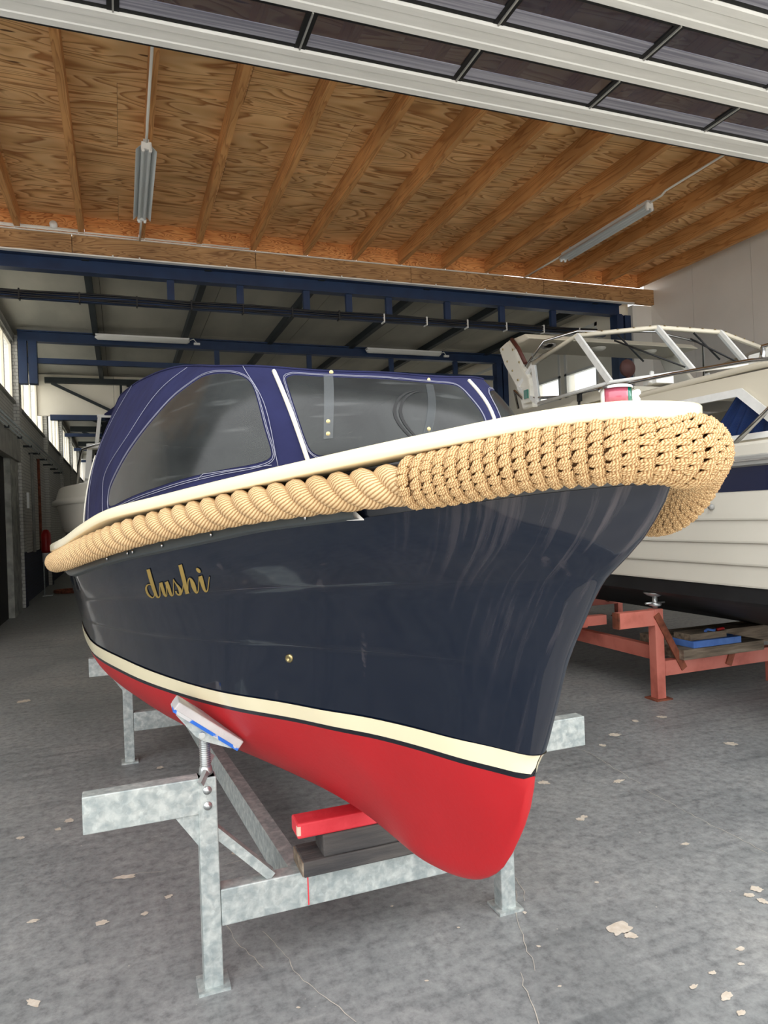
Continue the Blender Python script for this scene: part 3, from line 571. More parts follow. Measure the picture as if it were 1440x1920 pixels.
Wp = itp([0, .006, .02, .05, .09, .19, .32, .46, .58, .70, .94, 1.2, 1.6, 2.3, 3.0, 3.9, 4.9], [0, .016, .028, .042, .058, .105, .155, .22, .295, .36, .505, .61, .725, .86, .89, .85, .72])
Kz = itp([.33, .354, .388, .418, .47, .505, .575, .67, .80, .95, 1.15, 1.4, 5.2], [.985, .975, .913, .82, .73, .68, .618, .566, .526, .503, .495, .494, .50])
ZW = .975
DS = sorted(set([0, .003, .006, .012, .02, .03, .045, .06, .08, .10, .13]+[round(.13+.035*i, 4) for i in range(1, 30)]+[round(1.18+.09*i, 4) for i in range(1, 42)]))
def top_pt(d, q):
    z = ZW+(Sz(d)-ZW)*q; zb = ZW+(1.537-ZW)*q; g = q**1.45
    t = Wp(d)*(1-g)+Sp(d)*g
    bl = .012*math.sin(math.pi*q)*sm((d-.8)/1.0); t += bl
    for ql in (.36, .70):                               # two faint moulded plank laps
        if q < ql: t -= .0016*sm((ql-q)/.004)*sm(d/.4)
    return (zs_stem(zb)+d, t, z)
QS = sorted(set([i/18 for i in range(19)]+[.355, .359, .36, .695, .699, .70]))
def two_sides(fn, A_, Q_, m, mi=0):
    for sg in (1, -1):
        f0 = len(m.f); m.grid([[P3(*(lambda p: (p[0], sg*p[1], p[2]))(fn(a, q))) for q in Q_] for a in A_], mi, True, flip=(sg < 0)); k = f0
        for i in range(len(A_)-1):
            for j in range(len(Q_)-1):
                c = [(A_[i], Q_[j]), (A_[i], Q_[j+1]), (A_[i+1], Q_[j+1]), (A_[i+1], Q_[j])]; m.uv[k] = c[::-1] if sg < 0 else c; k += 1
    return m
m = two_sides(top_pt, DS, QS, MB())
def bul(d, q):                                          # bulwark tucked behind the rope, up to the gunwale
    a = top_pt(d, 1); return (a[0]-.012*q, a[1]+.006*q-.012, a[2]+q*(.125-.02*sm(d)))
two_sides(bul, DS, [0, 1], m, 1)
obj('topsides', m, ['navy', 'navy_dark'], sl)
# underwater body by stations
def bot_pt(s, r):
    k = Kz(s); z = k+(ZW-k)*r
    w_ = Wp(max(s-.354, 0)); f = sm((s-.55)/1.5); h = (1-f)*r**1.15+f*(1-(1-r)**2.3)
    t = w_*h; e = (.012+.038*sm((s-.5)/.5))*sm((ZW-k)/.1); rr = 1-min(r*7, 1); t = math.sqrt(t*t+e*e*(1-rr*rr)*(1-r)) if r > 0 else 0
    if r > .999: t = w_
    return (s, t, z if r > 0 else k-.002)
SS = sorted(set([.354+d for d in DS if .354+d <= 4.9]))
def zrow(s, z): k = Kz(s); return min(max((z-k)/(ZW-k), 0), 1) if ZW-k > 1e-4 else 1
def band(z0, z1, n, m, off=0, mi=0):
    for sg in (1, -1):
        G = []
        for s in SS:
            r0 = zrow(s, z0) if z0 else 0; r1 = zrow(s, z1); row = []
            for i in range(n+1):
                x = i/n; r = r0+(r1-r0)*(x**1.6 if not z0 else x); p = bot_pt(s, r); row.append(P3(p[0], sg*(p[1]+off), p[2]))
            G.append(row)
        m.grid(G, mi, True, flip=(sg < 0))
    return m
obj('waterline_stripe', band(.926, .975, 3, MB(), .0012), 'cream', sl, label='cream waterline stripe')
obj('stripe_edge', band(.912, .926, 1, MB(), .0008), 'black_line', sl)
obj('antifouled_bottom', band(0, .912, 22, MB()), 'red', sl, label='red antifouled bottom')
tr = MB()
col = [top_pt(5.0, 1-i/10)[1:] for i in range(11)]+[bot_pt(4.9, 1-i/12)[1:] for i in range(13)]
poly = [(t, z) for t, z in col]; poly = poly+[(-t, z) for t, z in poly[::-1]]
tr.add([P3(5.05, t, z) for t, z in poly], [tuple(range(len(poly)))]); obj('transom', tr, 'navy', sl)
# gunwale: plan curve of the rope centre
RC = dens([(-.040, 0), (-.035, .032), (-.010, .074), (.06, .142), (.18, .240), (.33, .333), (.55, .45), (.79, .57), (1.02, .68), (1.25, .79), (1.55, .88), (1.91, .945), (2.4, .985), (3.2, .995), (4.2, .95), (5.2, .86)], 10)
RC = resample(RC, .012)
def sided(P):                                           # starboard stern -> bow -> port stern
    return [np.array(p) for p in P[::-1]]+[np.array([p[0], -p[1]]) for p in P[1:]]
PATH = sided(RC)
for _ in range(4): PATH = [PATH[0]]+[(PATH[i-1]+2*PATH[i]+PATH[i+1])/4 for i in range(1, len(PATH)-1)]+[PATH[-1]]
def nrm(P, i):
    a = P[min(i+1, len(P)-1)]-P[max(i-1, 0)]; a = a/np.linalg.norm(a); return np.array([-a[1], a[0]])   # points outward?
zt = itp([-.12, -.07, 0, .25, .53, .83, 1.04, 1.3, 1.5, 1.8, 2.4, 3.2, 5.2], [1.662, 1.664, 1.671, 1.649, 1.623, 1.595, 1.574, 1.545, 1.51, 1.464, 1.432, 1.415, 1.42])
rz = itp([-.12, -.07, 0, .07, .25, .5, .65, .83, 1.04, 1.32, 1.55, 1.9, 2.4, 3.2, 5.2], [1.584, 1.585, 1.591, 1.588, 1.563, 1.548, 1.538, 1.520, 1.496, 1.454, 1.423, 1.385, 1.355, 1.337, 1.345])
outw = 1 if nrm(PATH, len(PATH)//2)[0] < 0 else -1      # at the stem outward is -s
prof = [(-.16, -.004), (-.10, 0), (.004, 0), (.012, -.0015), (.0155, -.005), (.016, -.029), (.013, -.032), (-.05, -.033)]
G = []
for i in range(0, len(PATH), 2):
    n_ = nrm(PATH, i)*outw; s0 = PATH[i][0]; z = zt(s0); k = sm((s0+.1)/.5)
    row = []
    for a, b in prof:
        aa = a if a > -.02 else a; p = PATH[i]+n_*(aa+.004)
        row.append(P3(p[0], p[1], z+b))
    G.append(row)
# keep the inner edge from crossing the centreline at the bow
for i, row in enumerate(G):
    sg = 1 if PATH[min(2*i, len(PATH)-1)][1] > 0 else -1
    for k in (0, 1):
        x, y, z = row[k]
        if -x*sg < 0: row[k] = (0.0, y, z)
obj('gunwale', MB().grid(G), 'cream', sl, label='cream gunwale capping')
# deck inside the gunwale
dk = MB(); G = []
for s in np.linspace(.02, 5.0, 60):
    ts = [p for p in RC if p[0] <= s]; t = np.interp(s, [p[0] for p in RC], [p[1] for p in RC])-.08; t = max(t, .02)
    G.append([P3(s, t*k, zt(s)-.014+.012*(1-k*k)) for k in (-1, -.5, 0, .5, 1)])
obj('deck', dk.grid(G), 'cream_deck', sl)
# rubbing strake below the rope
mstr = MB()
for sg in (1, -1):
    G = []
    for d in [.50+.05*i for i in range(92)]:
        a = top_pt(d, 1); z = a[2]; h = .034*sm((d-.49)/.5+.45)
        G.append([P3(a[0], sg*(a[1]+o), z+b) for o, b in ((.0, -.002), (.014, .002), (.016, .006), (.016, h), (.012, h+.004), (-.01, h+.006))])
    mstr.grid(G, 0, False)
st = obj('rubbing_strake', mstr, 'strake', sl, label='dark grey rubbing strake')
for d in (.62, .93, 1.13, 1.27, 1.30, 1.45): 
    a = top_pt(d, 1); obj('screw', MB().lathe(P3(a[0], a[1]+.018, a[2]+.016), [(0, -.004), (.005, -.003), (.006, 0)], axis='x', n=10), 'chrome', st)
a = top_pt(.50, 1); obj('strake_end_cap', MB().prism([P3(a[0]-.01, a[1]-.004, a[2]-.004), P3(a[0]+.03, a[1]+.020, a[2]-.004), P3(a[0]+.045, a[1]+.026, a[2]+.022), P3(a[0]+.02, a[1]+.012, a[2]+.022)], (0, 0, .002)), 'alu', st)
# --- three-strand rope
rope = struct  # placeholder name kept free
def rope_path(i0, i1):
    out = []
    for i in range(i0, i1): p = PATH[i]; out.append(P3(p[0], p[1], rz(p[0])-(.075*sm((p[0]+.05)/.45) if p[1] < 0 else 0)))
    return [Vector(p) for p in out]
def strands(parent, pts, R_, r_, lay, ph0=0, hand=1, n=10, step=.007):
    pts = [Vector(tuple(p)) for p in resample([tuple(p) for p in pts], step)]
    for k in range(3):
        H = []; ln = 0
        for i, p in enumerate(pts):
            if i: ln += (pts[i]-pts[i-1]).length
            T = (pts[min(i+1, len(pts)-1)]-pts[max(i-1, 0)]).normalized(); U = Vector((0, 0, 1)); X = T.cross(U).normalized(); U = X.cross(T)
            a = ph0+hand*2*math.pi*ln/lay+k*2*math.pi/3; H.append(p+(X*math.cos(a)+U*math.sin(a))*R_)
        obj('strand', MB().tube(H, r_, n, uv=True), 'rope', parent)
smid = len(PATH)//2
ist = min(range(smid), key=lambda i: abs(PATH[i][0]-.285)); ipt = min(range(smid, len(PATH)), key=lambda i: abs(PATH[i][0]-.62))
ie = min(range(smid), key=lambda i: abs(PATH[i][0]-4.95)); je = min(range(smid, len(PATH)), key=lambda i: abs(PATH[i][0]-4.95))
rp = obj('rope_fender', MB().tube([p for p in rope_path(ie, ist+3)[::3]], .012, 6), 'rope_core', sl, label='thick three-strand rope fender')
strands(rp, rope_path(ie, ist+4)[::-1], .0205, .0225, .1875, 1.0, -1)
rp2 = obj('rope_fender', MB().tube([p for p in rope_path(ipt-2, je)[::3]], .012, 6), 'rope_core', sl)
strands(rp2, rope_path(ipt-2, je), .0205, .0225, .1875, 0, 1, n=8, step=.02)
# whipping around the rope's splice near the shoulder
# --- woven bow fender
FP = rope_path(ist-1, ipt); FP = [Vector(tuple(p)) for p in resample([tuple(p) for p in FP], .004)]
def frad(p, i, n):
    s = p.y; side = i < n/2
    r = itp([-.08, -.05, .0, .1, .25, .34, .42, .62], [.051, .051, .051, .050, .048, .047, .047, .040])(s)
    return r
nF = len(FP); imid = min(range(nF), key=lambda i: FP[i].y)
FR = []
for i, p in enumerate(FP):
    r = frad(p, i, nF)
    if i > imid: r = itp([-.08, 0, .1, .25, .4, .62], [.051, .062, .064, .060, .048, .030])(p.y)
    FR.append(r)
for _ in range(6): FR = [FR[0]]+[(FR[i-1]+FR[i]+FR[i+1])/3 for i in range(1, nF-1)]+[FR[-1]]
# the heavy bow section sits a little further out and lower
FC = []
for i, p in enumerate(FP):
    T = (FP[min(i+4, nF-1)]-FP[max(i-4, 0)]).normalized(); X = T.cross(Vector((0, 0, 1))).normalized()
    out = X if X.y < 0 or abs(X.y) < .2 else X
    FC.append((p, T, X))
cen = Vector((0, 1.2, 0))
bf = obj('bow_fender', MB().tube([p for p, T, X in FC[::4]], [max(r-.010, .02) for r in FR[::4]], 18), 'rope_core', sl, label='hand woven rope fender wrapped round the bow')
def knot_mesh(seed, name='knot'):
    rnd = random.Random(seed); m = MB(); cr_ = .0026
    # local frame: x along the fender, y round it, z outward
    for k in range(3):                                   # arched hitch of three cords lying along the fender
        y = .0005+.0044*k-.0044; P = []
        for i in range(6):
            u = i/5*2-1; P.append((u*.0112-.0008, y+.0026*u*u*(k-1)*-1+.0022*u, .0088*(1-u*u)+.0008+rnd.uniform(-.0006, .0006)))
        m.tube(P, cr_, 5, uv=True)
    for k in range(2):                                   # cords diving diagonally under the neighbouring hitch
        P = []
        for i in range(6):
            u = i/5; P.append((.0085-.0046*k-.0145*u, -.0035-.0150*u, .0062*math.sin(math.pi*min(u*1.1+.08, 1))+.0006))
        m.tube(P, cr_*1.1, 5, uv=True)
    return m
KM = [knot_mesh(i) for i in range(4)]
KMe = [k.mesh('knot', 'cord') for k in KM]
places = []; row = 0; ln = 0; nxt = .008
for i in range(1, nF):
    ln += (FP[i]-FP[i-1]).length
    if ln >= nxt:
        tail = i > imid and FP[i].y > .30
        kp = (FC[min(i+5, nF-1)][1]-FC[max(i-5, 0)][1]).length/(FP[min(i+5, nF-1)]-FP[max(i-5, 0)]).length; nxt += .0250/(1+.75*kp*FR[i]) if not tail else .012
        p, T, X = FC[i]; U = X.cross(T); r = FR[i]; n_ = max(10, int(round(2*math.pi*r/.0195)))
        for j in range(n_):
            a = 2*math.pi*(j+.5*(row % 2))/n_
            od = (X*math.cos(a)+U*math.sin(a)); kap = (FC[min(i+5, nF-1)][1]-FC[max(i-5, 0)][1]).length/(FP[min(i+5, nF-1)]-FP[max(i-5, 0)]).length; sgx = 1 if X.dot(FC[min(i+5, nF-1)][1]-FC[max(i-5, 0)][1]) < 0 else -1; places.append((p, T, od, r, (2*math.pi*r/n_)/.0195, tail, 1+kap*r*sgx*math.cos(a)))
        row += 1
BASE = Vector((-OX, -OY, 1.5))
Ri = Matrix.Rotation(-TH, 3, 'Z'); cl = Ri @ Vector((-OX, -OY, 0)); cl.z = 1.5
sc = []
for k, (p, T, od, r, s_, tail, st_) in enumerate(places):
    q = p+od*(r-.009); vd = (cl-q); f = od.dot(vd.normalized()); d = vd.length
    sc.append((0 if f > .05 else 1, d, k))
sc.sort(); ind = set(k for _, _, k in sc[:300])
stuff = MB()
for k, (p, T, od, r, s_, tail, st_) in enumerate(places):
    W_ = od.cross(T)
    q = p+od*(r-.0095)
    if W_.z < 0 and abs(T.x) > 0: pass
    ovz = 1.0; q = p+Vector(((q-p).x, (q-p).y, (q-p).z*ovz)); rn = random.Random(k); ja = rn.uniform(-.16, .16)
    T, W_ = T*math.cos(ja)+W_*math.sin(ja), W_*math.cos(ja)-T*math.sin(ja)
    kx = (.5 if tail else 1.08*rn.uniform(.94, 1.1))*max(st_, .45); s_ = s_*rn.uniform(.95, 1.12)
    Mx = Matrix(((T.x*kx, W_.x*s_*1.05, od.x*1.25, q.x), (T.y*kx, W_.y*s_*1.05, od.y*1.25, q.y), (T.z*kx, W_.z*s_*1.05, od.z*1.25, q.z), (0, 0, 0, 1)))
    if k in ind:
        o = bpy.data.objects.new('knot', KMe[k % 4]); C.objects.link(o); o.parent = bf; o.matrix_local = Mx
    else:
        src = KM[k % 4]; o_ = len(stuff.v)
        stuff.v += [tuple(Mx @ Vector(v)) for v in src.v]
        for fi, f in enumerate(src.f):
            if fi in src.uv: stuff.uv[len(stuff.f)] = src.uv[fi]
            stuff.f.append(tuple(i+o_ for i in f)); stuff.mi.append(0); stuff.sm.append(True)
obj('knots', stuff, 'cord', bf, kind='stuff')

# --- canopy
CBp = [(.90, 0, 1.66), (.92, .16, 1.655), (.98, .31, 1.645), (1.07, .51, 1.625), (1.24, .655, 1.60), (1.6, .75, 1.56), (2.0, .80, 1.52), (2.45, .85, 1.48), (2.9, .865, 1.46), (3.35, .82, 1.46), (3.6, .5, 1.46), (3.65, 0, 1.46)]
CTp = [(1.10, 0, 1.945), (1.12, .19, 1.945), (1.19, .37, 1.965), (1.31, .485, 1.985), (1.52, .505, 2.03), (1.75, .55, 2.07), (2.05, .60, 2.1), (2.4, .65, 2.12), (2.8, .69, 2.12), (3.15, .69, 2.03), (3.4, .4, 1.96), (3.45, 0, 1.96)]
def crs(P, x):
    P = np.array(P); n = len(P); i = int(min(max(math.floor(x), 0), n-2)); t = x-i
    a = P[1]*np.array([1, -1, 1]) if i == 0 else P[i-1]; b, c = P[i], P[i+1]; d = P[n-2]*np.array([1, -1, 1]) if i == n-2 else P[i+2]
    return .5*((2*b)+(c-a)*t+(2*a-5*b+4*c-d)*t*t+(3*b-a-3*c+d)*t**3)
def CS(u, v, off=0):
    x = abs(u); b = crs(CBp, x); t = crs(CTp, x)
    if u < 0: b = b*[1, -1, 1]; t = t*[1, -1, 1]
    p = b*(1-v)+t*v; d = b-np.array([2.1, 0, b[2]]); d = d/(np.linalg.norm(d)+1e-9)
    p = p+d*(.055*math.sin(math.pi*v)+off)
    return P3(*p)
winL = [(5.713, .087), (5.695, .174), (5.377, .269), (4.919, .425), (4.572, .566), (4.207, .723), (3.629, .849), (3.024, .909), (2.64, .91), (2.395, .871), (2.293, .795), (2.281, .656), (2.326, .36), (2.347, .157), (2.396, .102), (2.509, .076), (2.714, .062), (3.039, .056), (3.513, .045), (4.099, .035), (4.719, .045), (5.405, .053)]
winF = [(1.70, .80), (1.66, .87), (1.55, .905), (1.421, .915), (.691, .915), (-.286, .895), (-1.15, .888), (-1.363, .84), (-1.45, .7), (-1.60, .492), (-1.66, .3), (-1.6, .12), (-1.45, .08), (.162, .07), (1.214, .071), (1.586, .071), (1.748, .095), (1.816, .183), (1.77, .523)]
winP = [(-a+(.1 if a < 2.7 else 0), b*.93) for a, b in winL][::-1]
def inside(p, poly):
    c = False; n = len(poly)
    for i in range(n):
        x1, y1 = poly[i]; x2, y2 = poly[(i+1) % n]
        if (y1 > p[1]) != (y2 > p[1]) and p[0] < (x2-x1)*(p[1]-y1)/(y2-y1)+x1: c = not c
    return c
def closed_sm(P, n=5):
    P = [np.array(p) for p in P]; K = len(P); out = []
    for i in range(K):
        a, b, c, d = P[i-1], P[i], P[(i+1) % K], P[(i+2) % K]
        for k in range(n):
            t = k/n; out.append(tuple(.5*((2*b)+(c-a)*t+(2*a-5*b+4*c-d)*t*t+(3*b-a-3*c+d)*t**3)))
    return out
WINS = [closed_sm(w_, 3) for w_ in (winL, winF, winP)]
def cover(u0, u1, wins, name):
    us = np.linspace(u0, u1, int(abs(u1-u0)*9)+2); vs = np.linspace(-.14, 1, 16)
    pts = [Vector((u, v)) for u in us for v in vs]; nu, nv = len(us), len(vs)
    bnd = [i*nv for i in range(nu)]+[(nu-1)*nv+j for j in range(1, nv)]+[i*nv+nv-1 for i in range(nu-2, -1, -1)]+[j for j in range(nv-2, 0, -1)]
    edges = [(bnd[i], bnd[(i+1) % len(bnd)]) for i in range(len(bnd))]
    for w_ in wins:
        o = len(pts); pts += [Vector(p) for p in w_]; edges += [(o+i, o+(i+1) % len(w_)) for i in range(len(w_))]
    V_, E_, F_, *_ = delaunay_2d_cdt(pts, edges, [], 0, 1e-5)
    fab = MB(); pan = [MB() for _ in wins]; fab.v = [CS(p.x, p.y) for p in V_]
    for q in pan: q.v = [CS(p.x, p.y, .002) for p in V_]
    for f in F_:
        c = (sum(V_[i].x for i in f)/len(f), sum(V_[i].y for i in f)/len(f)); tgt = fab
        if not (min(u0, u1) <= c[0] <= max(u0, u1) and -.14 <= c[1] <= 1): continue
        for q, w_ in zip(pan, wins):
            if inside(c, w_): tgt = q
        tgt.f.append(tuple(f)); tgt.mi.append(0); tgt.sm.append(True)
    for q in [fab]+pan:                                 # drop unused vertices
        used = sorted({i for f in q.f for i in f}); mp = {a: b for b, a in enumerate(used)}; q.v = [q.v[i] for i in used]; q.f = [tuple(mp[i] for i in f) for f in q.f]
    return fab, pan
can = None
ZIP = 1.885
parts = [(-11, -ZIP, [WINS[2]], 'canopy_port_panel'), (-ZIP, ZIP, [WINS[1]], 'canopy_front_panel'), (ZIP, 11, [WINS[0]], 'canopy_side_panel')]
def line_on(P, off=.004, closed=False, st=.02):
    P = P+[P[0]] if closed else P
    Q = resample([CS(u, v, off) for u, v in dens(P, 6)] if not closed else [CS(u, v, off) for u, v in P], st); return [tuple(p) for p in Q]
def shrink(P, k):
    cx = sum(p[0] for p in P)/len(P); cy = sum(p[1] for p in P)/len(P); out = []; n = len(P)
    for i in range(n):
        a = P[i-1]; b = P[(i+1) % n]; dx, dy = (b[0]-a[0])*.35, (b[1]-a[1])*.42; l = math.hypot(dx, dy)+1e-9; nx, ny = dy/l, -dx/l
        if (P[i][0]-cx)*nx+(P[i][1]-cy)*ny*2 < 0: nx, ny = -nx, -ny
        out.append((P[i][0]+nx*k/.35, P[i][1]+ny*k/.42))
    return out
for u0, u1, ws, nm in parts:
    fab, pan = cover(u0, u1, ws, nm); o = obj('canopy_panel', fab, 'canvas', sl)
    for q, w_ in zip(pan, ws):
        obj('canopy_window', q, 'vinyl', o, label='scratched clear vinyl window')
        for kk in (.009, .015):
            obj('stitching', MB().tube(line_on(shrink(w_, kk), .0035, True, .012), .0009, 4), 'stitch', o)
    if u0 > 0:
        obj('stitching', MB().tube(line_on([(2.33, 1.0), (2.2, .6), (2.33, .02)]), .001, 4), 'stitch', o)
        obj('stitching', MB().tube(line_on([(4.39, .985), (4.951, .813), (5.327, .518), (6.049, .332), (6.086, .189), (6.021, .0)]), .001, 4), 'stitch', o)
        obj('stitching', MB().tube(line_on([(7.0, 1.0), (7.2, .72), (7.3, .5), (7.0, .0)]), .001, 4), 'stitch', o)
        obj('stitching', MB().tube(line_on([(2.4, .04), (3.2, .045), (3.35, .045), (3.4, .02)]), .001, 4), 'stitch', o)
        obj('edge_cord', MB().tube(line_on([(7.6, .0), (7.9, .2), (8.1, .45), (8.2, .62)], .006), .004, 6), 'zip', o)
for sg in (1, -1):
    obj('binding', MB().tube(line_on([(1.915-.11*v if sg > 0 else -1.98+.36*max(0, v-.25)**1.3, v) for v in (.0, .25, .5, .75, .95)], .004), .0065, 6, flat=1), 'zip', sl, label='cream binding over the zip')
# roof
G = []
for k in np.linspace(0, 1, 10):
    row = []
    for u in np.linspace(-11, 11, 121):
        t = crs(CTp, abs(u)); t = t*[1, -1, 1] if u < 0 else t
        c = np.array([1.45+(3.1-1.45)*min(1, max(0, (t[0]-1.10)/2.35)), 0, t[2]])
        p = t*(1-k)+c*k; p[2] = t[2]*(1-k)+c[2]*k+.05*math.sin(k*math.pi/2)*(1 if k < 1 else 1); row.append(P3(*p))
    G.append(row)
obj('canopy_roof', MB().grid(G), 'canvas', sl)
# seam piping at the roof edge
obj('roof_seam', MB().tube([CS(u, 1.0, .002) for u in np.linspace(-9, 9, 120)], .0035, 5), 'canvas', sl)
def on_canopy(u, v): return Vector(CS(u, v, .004))
def stud(u, v, par=sl):
    p = on_canopy(u, v); n_ = Vector((p.x, p.y-2.1, 0)).normalized(); m = MB(); X = n_.orthogonal().normalized(); Y = n_.cross(X)
    vs = [p+n_*.003]; vs += [p+(X*math.cos(a)+Y*math.sin(a))*.0065 for a in np.linspace(0, 2*math.pi, 12, endpoint=False)]
    m.add(vs, [(0, 1+i, 1+(i+1) % 12) for i in range(12)], 0, True); return obj('snap_fastener', m, 'brass', par)
for (ua, va), (ub, vb), st_ in (((.995, .93), (1.46, .226), ((.909, .985), (1.357, .39), (1.432, .271))), ((-.70, .87), (-.20, .20), ((-.771, .94), (-.291, .303)))):
    G = [[CS(ua+(ub-ua)*k+a_, va+(vb-va)*k, .005) for a_ in (-.075, .075)] for k in np.linspace(0, 1, 9)]
    obj('fastening_tab', MB().grid(G), glass('tab_vinyl_%s' % (ua > 0), srgb(104, 108, 110), .5 if ua > 0 else .25, .3), sl, label='clear strap with snap fasteners')
    for u, v in st_: stud(u, v)
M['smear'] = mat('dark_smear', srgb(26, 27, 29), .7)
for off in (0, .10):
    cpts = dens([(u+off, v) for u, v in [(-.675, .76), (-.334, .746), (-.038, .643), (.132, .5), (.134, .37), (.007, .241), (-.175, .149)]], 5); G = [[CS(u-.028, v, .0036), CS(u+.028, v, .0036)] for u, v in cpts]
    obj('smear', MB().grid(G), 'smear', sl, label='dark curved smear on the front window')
# inside: dark cockpit so the windows look into depth
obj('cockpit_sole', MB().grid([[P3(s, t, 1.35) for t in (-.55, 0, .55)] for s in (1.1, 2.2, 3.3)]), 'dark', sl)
# bow light
bl = Vector(P3(.085, .0, zt(.1)+.004))
nl = obj('navigation_light', MB().lathe(bl, [(.0, 0), (.034, 0), (.034, .006), (.028, .010)], 20), 'chrome', sl, label='red and green bow light')
def lens(a0, a1, mt):
    G = [[bl+Vector((.027*math.cos(a), .027*math.sin(a), z)) for a in np.linspace(a0, a1, 10)] for z in (.009, .042)]; obj('lens', MB().grid(G), mt, nl, solid=.003)
lens(math.radians(180), math.radians(275), 'red_lens'); lens(math.radians(275), math.radians(355), 'green_lens'); lens(math.radians(-5), math.radians(180), 'white_plastic')
obj('light_cap', MB().lathe(bl, [(.031, .040), (.031, .044), (.022, .048), (0, .049)], 20), 'chrome', nl)
# mooring cleat behind the light
cb = Vector(P3(.14, -.075, zt(.14)))
k_ = MB(); k_.tube([cb+Vector((-.02, 0, 0)), cb+Vector((-.005, 0, .03)), cb+Vector((.012, 0, .05)), cb+Vector((.03, 0, .058))], [.009, .008, .009, .006], 8); k_.tube([cb+Vector((.012, .0, .0)), cb+Vector((.012, 0, .035)), cb+Vector((.028, 0, .045))], .006, 8); k_.tube([cb+Vector((.0, -.01, .048)), cb+Vector((.03, .01, .05))], .008, 8)
obj('mooring_cleat', k_, 'alu', sl)
# through-hull fitting, name
def surf_top(px_s, z):
    q = .5; d = px_s
    for _ in range(25):
        zz = Sz(d); q = (z-ZW)/(zz-ZW); s_ = zs_stem(ZW+(1.537-ZW)*q)+d; d -= (s_-px_s)
    return d, q
def hull_at(s, z, off=0):
    d, q = surf_top(s, z); a = top_pt(d, q); b = top_pt(d+.01, q); c = top_pt(d, min(q+.01, 1)) 
    A1 = Vector(P3(*a)); T1 = (Vector(P3(*b))-A1).normalized(); U1 = (Vector(P3(*c))-A1).normalized(); n_ = T1.cross(U1).normalized()
    if n_.x > 0: n_ = -n_
    return A1+n_*off, T1, U1, n_
def hull_dq(d, q):
    a = top_pt(d, q); b = top_pt(d+.01, q); c = top_pt(d, min(q+.01, 1)); A1 = Vector(P3(*a)); T1 = (Vector(P3(*b))-A1).normalized(); U1 = (Vector(P3(*c))-A1).normalized(); n_ = T1.cross(U1).normalized()
    return A1, T1, U1, (-n_ if n_.x > 0 else n_)
